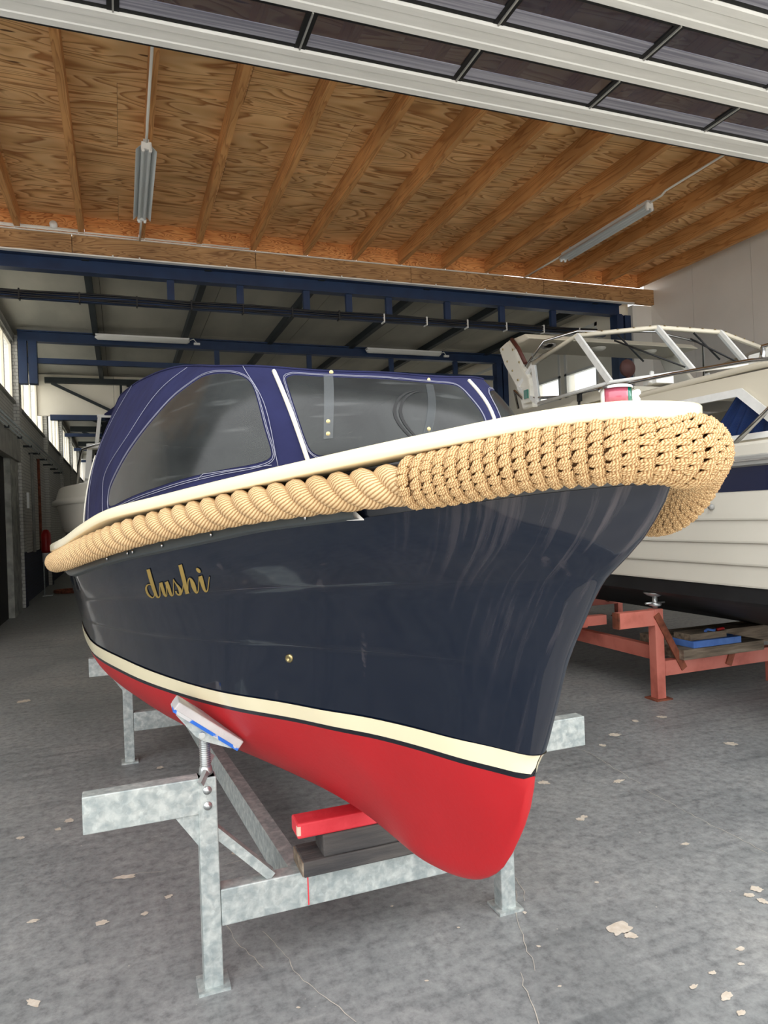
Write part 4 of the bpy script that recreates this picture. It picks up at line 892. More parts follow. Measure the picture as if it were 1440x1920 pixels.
NAME = [[([(1.2431,0.7917),(1.2454,0.7857),(1.2472,0.795),(1.2496,0.7888),(1.2516,0.7985),(1.2536,0.7917),(1.2567,0.8002),(1.257,0.7924),(1.2624,0.7991),(1.2605,0.7905),(1.2683,0.7955),(1.2641,0.7869),(1.2737,0.7894),(1.2669,0.7821),(1.2781,0.7808),(1.2692,0.7756),(1.2817,0.7699),(1.271,0.7674),(1.2836,0.7569),(1.2717,0.7581),(1.2829,0.7414),(1.2708,0.7456),(1.2804,0.7247),(1.2686,0.7309),(1.2768,0.71),(1.2658,0.7183),(1.2723,0.6989),(1.2625,0.7089),(1.2691,0.6908),(1.2585,0.7009),(1.2638,0.6852),(1.2579,0.6946),(1.2593,0.6815),(1.2549,0.6906),(1.2547,0.6798),(1.2527,0.6887),(1.2501,0.6804),(1.2508,0.6882),(1.2458,0.6838),(1.2486,0.6896),(1.2423,0.6888),(1.246,0.6932),(1.2396,0.6944),(1.2427,0.6975),(1.2348,0.7005),(1.239,0.7022),(1.2337,0.7068),(1.2378,0.708),(1.2328,0.7129),(1.2366,0.714)],[(1.2394,0.7934),(1.2445,0.7804),(1.2458,0.7985),(1.2511,0.7853),(1.2505,0.8021),(1.2547,0.788),(1.2565,0.8041),(1.2571,0.7885),(1.2632,0.8027),(1.2597,0.7869),(1.2698,0.7987),(1.2626,0.7838),(1.2758,0.7917),(1.2647,0.7798),(1.2807,0.7823),(1.2666,0.7741),(1.2846,0.7705),(1.2682,0.7668),(1.2866,0.7566),(1.2688,0.7584),(1.2859,0.7404),(1.2679,0.7466),(1.2834,0.7232),(1.2657,0.7324),(1.2796,0.708),(1.2631,0.7203),(1.2776,0.6962),(1.2601,0.7116),(1.2715,0.6877),(1.2563,0.704),(1.266,0.6819),(1.2544,0.6979),(1.261,0.6779),(1.2533,0.6943),(1.2557,0.6758),(1.2518,0.6928),(1.2497,0.6766),(1.2512,0.6922),(1.2443,0.6807),(1.2501,0.6928),(1.2403,0.6864),(1.248,0.6957),(1.2372,0.6927),(1.2432,0.6993),(1.2323,0.6995),(1.2416,0.7033),(1.2311,0.7061),(1.2405,0.7087),(1.2295,0.7162),(1.2386,0.7188)]),([(1.2521,0.9059),(1.2349,0.9085),(1.2517,0.8806),(1.234,0.8836),(1.2512,0.8548),(1.233,0.8582),(1.2501,0.8292),(1.2317,0.8334),(1.2483,0.8031),(1.2297,0.8081),(1.246,0.7774),(1.2275,0.783),(1.2435,0.7545),(1.2254,0.7608),(1.2406,0.7353),(1.2235,0.7422),(1.2376,0.7192),(1.2218,0.7266),(1.2344,0.7058),(1.2202,0.7136),(1.2342,0.6948),(1.2188,0.7029),(1.2307,0.6863),(1.2207,0.6952),(1.2263,0.6801),(1.2198,0.6911),(1.2206,0.6779),(1.219,0.6896),(1.2153,0.68),(1.2172,0.6895),(1.2112,0.6844),(1.215,0.6909),(1.2083,0.69),(1.2131,0.6938),(1.2057,0.6971),(1.2087,0.6991),(1.2019,0.707),(1.2068,0.7077),(1.2012,0.7207),(1.2058,0.7209),(1.2009,0.7371),(1.2052,0.7373),(1.2005,0.7532),(1.2045,0.7535),(1.1995,0.7679),(1.2034,0.7684),(1.1983,0.7823),(1.2022,0.7829),(1.1971,0.7967),(1.201,0.7973)],[(1.2547,0.909),(1.2325,0.9123),(1.2543,0.8802),(1.2315,0.884),(1.2538,0.8543),(1.2305,0.8587),(1.2528,0.8286),(1.2291,0.8339),(1.251,0.8024),(1.2272,0.8088),(1.2487,0.7766),(1.2249,0.7838),(1.2462,0.7536),(1.2228,0.7617),(1.2433,0.7342),(1.2209,0.7432),(1.2403,0.718),(1.2192,0.7278),(1.2371,0.7044),(1.2176,0.715),(1.2368,0.6931),(1.2163,0.7046),(1.2332,0.6841),(1.2174,0.6974),(1.2283,0.677),(1.218,0.6943),(1.2212,0.674),(1.2185,0.6936),(1.2145,0.6764),(1.218,0.6932),(1.2095,0.6816),(1.2167,0.6938),(1.206,0.6882),(1.2154,0.6956),(1.2038,0.6962),(1.2109,0.7001),(1.1993,0.7065),(1.2095,0.7081),(1.1986,0.7206),(1.2084,0.721),(1.1984,0.7371),(1.2078,0.7373),(1.1979,0.753),(1.2071,0.7537),(1.197,0.7676),(1.206,0.7687),(1.1958,0.782),(1.2047,0.7833),(1.1943,0.8),(1.2032,0.8014)])],[([(1.2025,0.7979),(1.1857,0.803),(1.2008,0.7856),(1.1844,0.7908),(1.199,0.7732),(1.183,0.7784),(1.1972,0.7602),(1.1815,0.7651),(1.1951,0.7447),(1.1796,0.7497),(1.1928,0.728),(1.1776,0.7334),(1.1903,0.7135),(1.1758,0.7195),(1.1874,0.7025),(1.1747,0.709),(1.1872,0.694),(1.1741,0.7009),(1.1839,0.6877),(1.1765,0.6963),(1.1795,0.6841),(1.1766,0.695),(1.1745,0.6854),(1.177,0.6944),(1.1713,0.6902),(1.1762,0.6948),(1.1697,0.6965),(1.1729,0.6985),(1.166,0.7044),(1.1708,0.7053),(1.1656,0.7147),(1.1701,0.7149),(1.1658,0.7285),(1.17,0.7284),(1.1663,0.7446),(1.1704,0.7445),(1.1665,0.7596),(1.1704,0.7597),(1.1661,0.7725),(1.1699,0.7728),(1.1657,0.7846),(1.1693,0.785),(1.1652,0.7968),(1.1687,0.7972)],[(1.2054,0.8008),(1.1838,0.8074),(1.2033,0.7848),(1.1819,0.7915),(1.2015,0.7724),(1.1805,0.7792),(1.1997,0.7594),(1.179,0.7659),(1.1977,0.7439),(1.1771,0.7505),(1.1954,0.7271),(1.1751,0.7343),(1.1928,0.7124),(1.1733,0.7206),(1.1899,0.7012),(1.1723,0.7103),(1.1897,0.6923),(1.1717,0.7026),(1.1861,0.6852),(1.1721,0.6988),(1.1805,0.6805),(1.1734,0.6988),(1.1735,0.6819),(1.1766,0.6979),(1.1691,0.6882),(1.1781,0.6968),(1.1673,0.6955),(1.1746,0.6994),(1.1635,0.704),(1.1734,0.7057),(1.1631,0.7146),(1.1727,0.715),(1.1632,0.7286),(1.1726,0.7283),(1.1637,0.7446),(1.1729,0.7444),(1.1639,0.7596),(1.1729,0.7598),(1.1637,0.7722),(1.1725,0.773),(1.1632,0.7844),(1.1718,0.7853),(1.1626,0.8001),(1.171,0.8011)]),([(1.174,0.7984),(1.1572,0.8055),(1.1709,0.7838),(1.1545,0.7909),(1.1679,0.7693),(1.1517,0.7761),(1.165,0.755),(1.1492,0.7609),(1.1624,0.7396),(1.1469,0.7447),(1.1598,0.7236),(1.1448,0.7287),(1.157,0.7097),(1.1431,0.7156),(1.154,0.6994),(1.1421,0.7058),(1.1534,0.6916),(1.1421,0.6989),(1.1493,0.6862),(1.1443,0.6958),(1.144,0.6851),(1.1446,0.6949),(1.1396,0.689),(1.1435,0.6951),(1.1369,0.6957),(1.1391,0.6989),(1.1324,0.7044),(1.1369,0.706),(1.1313,0.7158),(1.1356,0.7168),(1.1305,0.7323),(1.1347,0.733),(1.1299,0.756),(1.1338,0.7565),(1.1291,0.7837),(1.1327,0.7842),(1.1282,0.8108),(1.1315,0.8113)],[(1.1771,0.801),(1.1555,0.8099),(1.1733,0.7828),(1.1522,0.7919),(1.1703,0.7683),(1.1494,0.7771),(1.1674,0.7541),(1.1468,0.7618),(1.1648,0.7388),(1.1445,0.7455),(1.1623,0.7227),(1.1424,0.7295),(1.1595,0.7087),(1.1407,0.7166),(1.1577,0.698),(1.1397,0.7071),(1.1557,0.6897),(1.1394,0.7007),(1.151,0.6831),(1.1405,0.6989),(1.1438,0.6813),(1.1427,0.6987),(1.1379,0.6863),(1.1439,0.6979),(1.1346,0.6941),(1.1409,0.7005),(1.13,0.7035),(1.1393,0.7069),(1.1288,0.7153),(1.1381,0.7174),(1.128,0.7319),(1.1371,0.7334),(1.1275,0.7556),(1.1362,0.7568),(1.1267,0.7834),(1.1351,0.7845),(1.1258,0.8139),(1.1337,0.8152)])],[([(1.1319,0.8127),(1.1289,0.8146),(1.1291,0.8029),(1.1259,0.805),(1.1263,0.7929),(1.1229,0.7953),(1.1231,0.7822),(1.1191,0.7856),(1.1193,0.7702),(1.1138,0.7756),(1.1154,0.7579),(1.1078,0.7652),(1.1121,0.7464),(1.1023,0.7546),(1.1096,0.7358),(1.0977,0.7438),(1.1078,0.7261),(1.0939,0.7328),(1.1068,0.7185),(1.0915,0.7214),(1.1062,0.7121),(1.0913,0.7099),(1.1059,0.7062),(1.0932,0.6996),(1.1056,0.7034),(1.0997,0.6911),(1.1055,0.7022),(1.1058,0.6872),(1.1076,0.7008),(1.1114,0.6883),(1.11,0.701),(1.1161,0.6915),(1.1124,0.7037),(1.1197,0.6968),(1.115,0.709),(1.1204,0.7033),(1.1167,0.714),(1.123,0.7096),(1.1172,0.7175),(1.1244,0.7157),(1.1171,0.7213),(1.1249,0.7209),(1.1171,0.7258),(1.1254,0.7255)],[(1.135,0.8147),(1.1277,0.8192),(1.1313,0.8015),(1.1238,0.8063),(1.1284,0.7914),(1.1208,0.7968),(1.1251,0.7805),(1.1171,0.7873),(1.1213,0.7683),(1.1119,0.7775),(1.1173,0.756),(1.1058,0.7671),(1.1141,0.7447),(1.1003,0.7562),(1.1117,0.7344),(1.0956,0.7452),(1.11,0.725),(1.0917,0.7338),(1.1091,0.7181),(1.0892,0.7218),(1.1086,0.7124),(1.0889,0.7096),(1.1082,0.7073),(1.0917,0.6985),(1.1075,0.7059),(1.0979,0.6886),(1.1062,0.7058),(1.1052,0.6837),(1.1073,0.7046),(1.1118,0.6846),(1.1089,0.7042),(1.1173,0.6883),(1.1107,0.7063),(1.1218,0.6942),(1.113,0.711),(1.1225,0.7012),(1.1145,0.7155),(1.1252,0.7081),(1.1149,0.7181),(1.1268,0.7151),(1.1147,0.7214),(1.1274,0.7208),(1.1149,0.7297),(1.128,0.7292)]),([(1.1046,0.6887),(1.1074,0.6934),(1.1004,0.6948),(1.1006,0.6994),(1.0935,0.7012),(1.0965,0.7051),(1.0901,0.7097),(1.0934,0.7123),(1.0879,0.7213),(1.0914,0.723),(1.0866,0.7345),(1.09,0.7358),(1.0856,0.7469),(1.0888,0.748),(1.0848,0.7576),(1.0879,0.7585),(1.0842,0.7675),(1.0872,0.7683),(1.0836,0.7773),(1.0865,0.7781)],[(1.1047,0.6835),(1.1108,0.6936),(1.0988,0.6921),(1.1021,0.7021),(1.0924,0.6987),(1.0984,0.7076),(1.0879,0.708),(1.0956,0.714),(1.0856,0.7203),(1.0937,0.7241),(1.0843,0.7337),(1.0923,0.7367),(1.0833,0.7461),(1.0911,0.7488),(1.0825,0.7569),(1.0902,0.7592),(1.082,0.7669),(1.0895,0.769),(1.0811,0.7801),(1.0885,0.7822)])],[([(1.0998,0.902),(1.0846,0.9037),(1.0977,0.8734),(1.082,0.8756),(1.0954,0.8445),(1.0791,0.8471),(1.0924,0.8156),(1.0757,0.8187),(1.0886,0.7861),(1.0719,0.7895),(1.0846,0.7571),(1.0681,0.761),(1.0807,0.7326),(1.0644,0.737),(1.0781,0.7161),(1.0615,0.7213),(1.0764,0.705),(1.0593,0.7109),(1.0776,0.6942),(1.0571,0.7004)],[(1.1021,0.9049),(1.0828,0.9071),(1.0999,0.8731),(1.0799,0.8759),(1.0976,0.8441),(1.077,0.8474),(1.0946,0.8152),(1.0736,0.819),(1.0908,0.7856),(1.0697,0.7899),(1.0868,0.7566),(1.0659,0.7615),(1.0829,0.732),(1.0622,0.7376),(1.0804,0.7154),(1.0593,0.722),(1.0787,0.7042),(1.0571,0.7117),(1.0793,0.6899),(1.056,0.6976)]),([(1.0616,0.7125),(1.0649,0.7127),(1.062,0.7305),(1.0657,0.7308),(1.0624,0.7483),(1.0664,0.7488),(1.0622,0.7638),(1.0667,0.7647),(1.0615,0.7772),(1.0664,0.7785),(1.0606,0.7885),(1.0658,0.7906),(1.0592,0.7964),(1.0645,0.8002),(1.0576,0.8005),(1.0619,0.8068),(1.0563,0.802),(1.0581,0.8103),(1.0559,0.8015),(1.0533,0.8097),(1.0554,0.7982),(1.0489,0.805),(1.0545,0.7913),(1.0447,0.7979),(1.0533,0.7827),(1.0408,0.789),(1.052,0.7722),(1.0371,0.7782),(1.0505,0.7596),(1.0335,0.766),(1.0481,0.7467),(1.0305,0.7536),(1.0446,0.7338),(1.0282,0.7405),(1.0404,0.7208),(1.0264,0.7272),(1.0363,0.71),(1.025,0.7169),(1.0327,0.7025),(1.0239,0.7105),(1.0309,0.6974),(1.0233,0.7068),(1.0276,0.6947),(1.0234,0.7053),(1.0236,0.6955),(1.0233,0.7044),(1.0184,0.6994),(1.0222,0.7048),(1.0166,0.7054),(1.0207,0.7084),(1.0156,0.7129),(1.0196,0.7147),(1.015,0.7227),(1.0189,0.724),(1.0148,0.7363),(1.0185,0.7372),(1.0149,0.7552),(1.0183,0.756),(1.0148,0.7772),(1.018,0.778),(1.0146,0.7989),(1.0176,0.7996)],[(1.0592,0.7087),(1.0671,0.7092),(1.0597,0.7303),(1.0679,0.731),(1.0602,0.748),(1.0687,0.749),(1.06,0.7634),(1.0689,0.7651),(1.0594,0.7766),(1.0686,0.7791),(1.0584,0.7877),(1.0679,0.7915),(1.0572,0.7949),(1.0665,0.8017),(1.056,0.7981),(1.0635,0.8093),(1.0556,0.7987),(1.0588,0.8136),(1.0568,0.7986),(1.0524,0.8126),(1.0571,0.7964),(1.0472,0.8068),(1.0564,0.7901),(1.0429,0.7991),(1.0553,0.7816),(1.0389,0.79),(1.0541,0.7713),(1.0351,0.779),(1.0526,0.7588),(1.0315,0.7667),(1.0502,0.7459),(1.0285,0.7544),(1.0467,0.7329),(1.0262,0.7413),(1.0424,0.7199),(1.0244,0.7282),(1.0383,0.7088),(1.023,0.7181),(1.0346,0.7008),(1.0221,0.7122),(1.0331,0.695),(1.0219,0.7092),(1.0282,0.6914),(1.0229,0.7086),(1.0228,0.6922),(1.0241,0.7078),(1.0186,0.697),(1.0239,0.7072),(1.0145,0.7039),(1.0228,0.7099),(1.0135,0.712),(1.0217,0.7157),(1.0129,0.722),(1.0211,0.7247),(1.0127,0.7357),(1.0207,0.7378),(1.0128,0.7547),(1.0205,0.7565),(1.0127,0.7768),(1.0201,0.7785),(1.0125,0.8017),(1.0197,0.8034)])],[([(1.0188,0.8101),(1.003,0.8144),(1.0155,0.7936),(1.0,0.798),(1.0122,0.7769),(0.9969,0.7816),(1.0088,0.7613),(0.9941,0.766),(1.0054,0.7466),(0.9915,0.7512),(1.0017,0.7325),(0.9892,0.7375),(0.998,0.7204),(0.9871,0.7263),(0.9941,0.7107),(0.9852,0.7176),(0.9901,0.7032),(0.9837,0.7114),(0.9865,0.6984),(0.983,0.7088),(0.9817,0.6981),(0.9827,0.708),(0.9769,0.7024),(0.9812,0.7087),(0.9747,0.7098),(0.9793,0.7131),(0.9739,0.7207),(0.9781,0.7224),(0.9737,0.7344),(0.9776,0.7357),(0.9735,0.7494),(0.9771,0.7506),(0.9729,0.7655),(0.9763,0.7667),(0.9721,0.7828),(0.9755,0.784),(0.9712,0.7998),(0.9747,0.8011)],[(1.0214,0.8128),(1.0017,0.8181),(1.0175,0.793),(0.9981,0.7986),(1.0142,0.7763),(0.9949,0.7821),(1.0108,0.7607),(0.9921,0.7666),(1.0074,0.7459),(0.9896,0.7518),(1.0037,0.7318),(0.9872,0.7382),(0.9999,0.7193),(0.9852,0.7273),(0.996,0.7093),(0.9834,0.719),(0.9917,0.7012),(0.9821,0.7134),(0.9889,0.6953),(0.9823,0.7119),(0.9824,0.6948),(0.9834,0.7114),(0.9753,0.6999),(0.9828,0.7112),(0.9727,0.7084),(0.9814,0.7146),(0.9718,0.7198),(0.9802,0.7233),(0.9717,0.7337),(0.9796,0.7364),(0.9715,0.7487),(0.9791,0.7513),(0.9709,0.7647),(0.9784,0.7674),(0.9701,0.7821),(0.9775,0.7847),(0.9691,0.8022),(0.9765,0.8049)]),([(1.0266,0.8636),(1.0229,0.8673),(1.0265,0.8604),(1.0209,0.8661),(1.0264,0.8573),(1.019,0.8647),(1.026,0.8542),(1.0171,0.863),(1.0253,0.8509),(1.0153,0.8606),(1.0242,0.8474),(1.0137,0.8579),(1.0229,0.8441),(1.0123,0.8554),(1.0212,0.8412),(1.0112,0.8527),(1.0195,0.8388),(1.0101,0.8498),(1.0177,0.837),(1.0092,0.8466),(1.0159,0.8355),(1.0087,0.8432),(1.0139,0.8342),(1.0085,0.84),(1.012,0.8329),(1.0083,0.8368)],[(1.0295,0.8646),(1.0224,0.8716),(1.0281,0.8588),(1.0193,0.8677),(1.028,0.8556),(1.0174,0.8664),(1.0277,0.8525),(1.0155,0.8646),(1.027,0.8493),(1.0137,0.8622),(1.0259,0.8458),(1.0121,0.8596),(1.0245,0.8424),(1.0107,0.857),(1.0228,0.8394),(1.0096,0.8545),(1.021,0.837),(1.0086,0.8516),(1.0193,0.8352),(1.0077,0.8483),(1.0175,0.8338),(1.0071,0.8449),(1.0155,0.8325),(1.0069,0.8417),(1.0123,0.8285),(1.0055,0.8358)])]]
for letter in NAME:
    m = MB()
    for a, b in letter:
        for R_, off, mi in ((a, .0016, 0), (b, .0009, 1)):
            vs = []
            for d, q in R_: p, T1, U1, n_ = hull_dq(d, q); vs.append(p+n_*off)
            m.add(vs, [(2*i, 2*i+1, 2*i+3, 2*i+2) for i in range(len(vs)//2-1)], mi, True)
    obj('letter', m, ['gold', 'gold_edge'], sl)

p, T1, U1, n_ = hull_at(.985, 1.117, 0)
m = MB(); 
G = [[p+n_*h+(T1*math.cos(a)+U1*math.sin(a))*r for a in np.linspace(0, 2*math.pi, 17)] for r, h in ((.014, 0), (.014, .003), (.010, .005), (.006, .005), (.005, .001), (0, .001))]
obj('through_hull_fitting', m.grid(G), 'brass', sl, label='round brass through-hull fitting')

# ================================================================== GALVANISED CRADLE
cr1 = thing('boat_cradle', 'galvanised steel boat stand carrying the navy sloop', 'boat stand', (.767, 2.36, 0))
def cframe(par, xl, xr, y, zt_=.68, armx=.37, tilt=.0, cx=0, jacks=True):
    for x, sg in ((xl, -1), (xr, 1)):
        q = obj('post', bx((x-.03, y-.03, .006), (x+.03, y+.03, zt_)), 'galv', par, bevel=.004)
        obj('foot_plate', bx((x-.05, y-.05, 0), (x+.05, y+.05, .01)), 'galv', q)
        for z in (.64, .59): obj('bolt', MB().lathe((x+sg*-.0, y-.031, z), [(0, -.008), (.008, -.008), (.009, -.002), (.014, -.002), (.014, 0)], 12, 'y'), 'zinc', q)
        a0, a1 = sorted((x-sg*.028, x+sg*armx))
        obj('arm', bx((a0, y-.028, zt_-.115), (a1, y+.028, zt_)), 'galv', par, bevel=.003)
        obj('gusset', MB().prism([(x+sg*.10, y-.022, zt_-.116), (x+sg*.029, y-.022, zt_-.116), (x+sg*.029, y-.022, zt_-.22)], (0, .008, 0)), 'galv', par)
        obj('brace', MB().beam((x-sg*.02, y, .50), (x-sg*.20, y, .315), .03, .045, (0, 1, 0)), 'galv', par)
    obj('crossbeam', bx((xl+.031, y-.03, .195), (xr-.031, y+.03, .313)), 'galv', par, bevel=.004)
cframe(cr1, -.538, .545, -.01)
cframe(cr1, -.767, .515, 2.39, armx=.22)
obj('red_mark', bx((-.222, -.0415, .20), (-.218, -.0400, .312)), 'red_wood', cr1)
for x0, x1 in ((-.245, -.40), (.24, .12)): obj('long_tube', MB().beam((x0, .022, .254), (x1, 2.358, .254), .055, .116), ['galv'], cr1)
def jack(par, x, y, sg, ang=38, h=.12, padlen=.25):
    z0 = .68
    m = MB()
    m.tube([(x, y, z0-.1), (x, y, z0+h+.01)], .0135, 12)
    for k in range(13): z = z0+.036+k*.0068; m.lathe((x, y, z), [(.013, -.003), (.018, -.0008), (.018, .0008), (.013, .003)], 14)
    js = obj('jack_screw', m, 'zinc', par)
    n_ = MB(); n_.lathe((x, y, z0), [(.018, 0), (.023, .004), (.021, .022), (.018, .03), (.014, .032)], 14)
    n_.beam((x, y-.02, z0+.016), (x-.022, y-.045, z0-.012), .014, .02); n_.beam((x, y+.02, z0+.02), (x+.026, y+.035, z0+.052), .012, .018)
    obj('wing_nut', n_, 'zinc', js)
    a = math.radians(ang); T = Vector((math.cos(a)*-sg, 0, -math.sin(a))); Nn = Vector((-T.z*(1 if T.x > 0 else -1), 0, abs(T.x)))
    c = Vector((x, y, z0+h+.035))
    pd_ = MB(); pd_.beam(c-T*padlen/2+Nn*.018, c+T*padlen/2+Nn*.018, .105, .030, tuple(Nn)); pad = obj('pad', pd_, 'pad_wood', par, bevel=.004)
    e = MB(); e.beam(c-T*(padlen/2-.002)+Nn*.003, c+T*(padlen/2-.002)+Nn*.003, .108, .010, tuple(Nn)); obj('blue_edge', e, 'blue_paint', pad, label='chipped blue paint')
    for yy in (-.036, .036):
        obj('bracket_plate', MB().prism([tuple(c-T*.115+Vector((0, yy, 0))), tuple(c+T*.115+Vector((0, yy, 0))), tuple(c+T*.105-Nn*.008+Vector((0, yy, 0))), tuple(c+T*.015-Nn*.032+Vector((0, yy, 0))), tuple(c-T*.015-Nn*.032+Vector((0, yy, 0))), tuple(c-T*.105-Nn*.008+Vector((0, yy, 0)))], (0, .004, 0)), 'galv', pad)
    obj('pivot_bolt', MB().tube([c-Nn*.018+Vector((0, -.045, 0)), c-Nn*.018+Vector((0, .045, 0))], .010, 10), 'zinc', pad)
jack(cr1, -.538, -.01, -1); jack(cr1, .545, -.01, 1)
jack(cr1, -.62, 2.39, -1, h=.08); jack(cr1, .40, 2.39, 1, h=.08)
# timber packing under the keel (world coordinates)
sw = thing('sleeper_plank', 'flat weathered dark plank lying on the galvanised crossbeam', 'plank', (.80, 2.345, .3135))
obj('plank', bx((-.275, -.07, 0), (.33, .07, .052)), 'dark_wood', sw, bevel=.004); obj('end_grain', bx((-.279, -.066, .003), (-.2751, .066, .049)), 'grey_wood', sw)
dbk = thing('wooden_block', 'short dark grey block between the plank and the red block', 'block', (.80, 2.335, .366)); obj('block', bx((-.205, -.055, 0), (.25, .055, .073)), 'dark_wood', dbk, bevel=.005)
rb = thing('keel_block', 'bright red painted block directly under the keel', 'block', (.80, 2.33, .4392), math.radians(0)); obj('block', bx((-.29, -.045, 0), (.25, .045, .051)), 'red_wood', rb, bevel=.006); obj('chipped_corner', bx((-.2908, -.0456, .012), (-.279, -.030, .042)), 'raw_wood', rb)
for y, lb in ((4.75, 'dark packing timber on the rear crossbeam beneath the sloop'),):
    q = thing('packing_timber', lb, 'block', (.66, y, .3135)); obj('block', bx((-.2, -.06, 0), (.25, .06, .18)), 'dark_wood', q, bevel=.005)

# ================================================================== WHITE CABIN CRUISER
cz = thing('cabin_cruiser', 'white cabin cruiser with black underside and navy band, on the red stand at right', 'boat', (5.15, 5.5, 0))
HW = itp([0, .25, .7, 1.3, 2.0, 2.8, 3.4, 6, 9.0], [.02, .35, .72, 1.03, 1.22, 1.34, 1.39, 1.4, 1.34])      # by distance from bow at Y .0
def cz_side(prof_, ms, y0=0.0, y1=9.0, name='hull_side', step=.25, parent=cz, smooth=False):
    m = MB(); ys = sorted(set(list(np.arange(y0, 1.0, .08))+list(np.arange(1.0, y1, step))+[y1])); n_ = len(prof_)
    for sg in (-1, 1):
        for k in range(n_-1):
            G = []
            for y in ys:
                row = []
                for o, z in (prof_[k][:2], prof_[k+1][:2]):
                    rise = .25*(1-sm((y-.0)/2.6)); hw = max(HW(y)-o*(HW(y)/1.4), .0); row.append((sg*hw, y-5.5-.25*(1-sm(y/1.5))*max(0, z-.6), z+rise*.8))
                G.append(row)
            m.grid(G, prof_[k][2] if len(prof_[k]) > 2 else 0, smooth, flip=(sg > 0))
    return obj(name, m, ms, parent)
cz_side([(1.38, .44), (1.30, .46), (.75, .60), (.06, .82)], ['cr_black'], name='underside')
cz_side([(.06, .82), (.0, .85), (.0, .945)], ['cr_black'], name='chine_plank')
planks = [(.95, 1.09), (1.09, 1.235), (1.235, 1.385), (1.385, 1.57)]
for a, b in planks: cz_side([(-.012, a), (-.014, a+.012), (.004, b)], ['cr_white'], name='hull_plank')
cz_side([(-.0, 1.57), (-.0, 1.725)], ['cr_navy'], name='navy_band')
cz_side([(.0, 1.725), (-.03, 1.735), (-.035, 1.79), (.0, 1.80)], ['grey_rail'], name='rub_rail')
cz_side([(-.035, 1.757), (-.042, 1.76), (-.042, 1.768), (-.035, 1.77)], ['chrome'], name='rail_insert')
cz_side([(.0, 1.80), (.0, 1.865), (.03, 1.885), (.24, 1.89)], ['cr_white'], name='side_deck')
obj('stern', bx((-1.3, 3.45, .7), (1.3, 3.5, 1.88)), 'cr_white', cz)
def W(x, y, z): return (x-5.15, y-5.5, z)
obj('drain_fitting', MB().lathe(W(3.735, 3.66, 1.475), [(0, -.012), (.018, -.010), (.02, 0), (.02, .01)], 14, 'x'), 'grey_rail', cz)
# cabin side with window openings, built from strips round the window
XS = 3.97
cs = MB()
def quadw(poly, x0=XS, th=.03): return [W(x0+.10*(p[1]-1.89), p[0], p[1]) for p in poly]
wn_ = [(5.3, 2.27), (3.62, 2.245), (3.28, 1.965), (3.28, 1.935), (5.3, 1.935)]
outer = [(5.6, 1.885), (2.2, 1.885), (2.35, 2.30), (2.9, 2.36), (5.6, 2.42)]
def ring_mesh(outer, inner, x0=XS, off=0):
    pts = [Vector(p) for p in outer]+[Vector(p) for p in inner]; no = len(outer); ed = [(i, (i+1) % no) for i in range(no)]+[(no+i, no+(i+1) % len(inner)) for i in range(len(inner))]
    V_, E_, F_, *_ = delaunay_2d_cdt(pts, ed, [], 0, 1e-5); q = MB(); q.v = [W(x0+.10*(p.y-1.89)+off, p.x, p.y) for p in V_]
    for f in F_:
        c = (sum(V_[i].x for i in f)/len(f), sum(V_[i].y for i in f)/len(f))
        if inside(c, outer) and not inside(c, inner): q.f.append(tuple(f)); q.mi.append(0); q.sm.append(False)
    return q
for sg in (1,):
    obj('cabin_side', ring_mesh(outer, wn_), 'cr_cream', cz, solid=.03)
    inner2 = [(5.26, 2.245), (3.635, 2.222), (3.33, 1.975), (3.33, 1.955), (5.26, 1.955)]
    fr = obj('window_frame', ring_mesh([(5.34, 2.30), (3.60, 2.275), (3.22, 1.965), (3.22, 1.915), (5.34, 1.915)], inner2, off=-.012), 'alu', cz, solid=-.014)
    g_ = MB(); g_.add([W(XS+.10*(z-1.89)+.01, y, z) for y, z in inner2], [(0, 1, 2, 3, 4)]); obj('window_pane', g_, 'dark_glass', cz)
f2 = ring_mesh([(3.22, 2.36), (3.02, 2.36), (2.3, 1.96), (2.9, 1.96), (3.3, 2.30)], [(3.19, 2.335), (3.04, 2.335), (2.45, 1.985), (2.9, 1.985), (3.25, 2.29)], off=-.012)
obj('window_frame', f2, 'alu', cz, solid=-.014); g_ = MB(); g_.add([W(XS+.10*(z-1.89)-.004, y, z) for y, z in [(3.19, 2.335), (3.04, 2.335), (2.45, 1.985), (2.9, 1.985), (3.25, 2.29)]], [(0, 1, 2, 3, 4)]); obj('window_pane', g_, 'dark_glass', cz)
cu = MB(); G = []
for y in np.linspace(3.30, 4.0, 60):
    x = XS+.09+.018*math.sin(y*52)+.01*math.sin(y*23); pinch = sm((4.0-y)/.5)
    yy = lambda z: 3.30+(y-3.30)*(.55+.45*(2.27-z)/.33 if z > 1.94 else 1)
    G.append([W(x, yy(z), z) for z in (1.9, 2.0, 2.1, 2.2, 2.28)])
obj('curtain', cu.grid(G), 'curtain', cz)
obj('cabin_lining', bx(W(4.9, 2.6, 1.5), W(4.95, 5.4, 2.28)), 'dark', cz); obj('cabin_floor', bx(W(4.0, 2.6, 1.45), W(6.2, 6.5, 1.5)), 'dark', cz)
obj('galley_unit', MB().box(W(4.6, 3.95, 1.9), W(4.7, 4.5, 2.06)).box(W(4.6, 3.95, 2.09), W(4.7, 4.5, 2.24)), 'cr_cream', cz)
for y in (4.0, 4.2): obj('galley_dial', MB().lathe(W(4.598, y+.05, 2.03), [(0, -.01), (.04, -.008), (.045, 0)], 14, 'x'), 'rubber', cz)
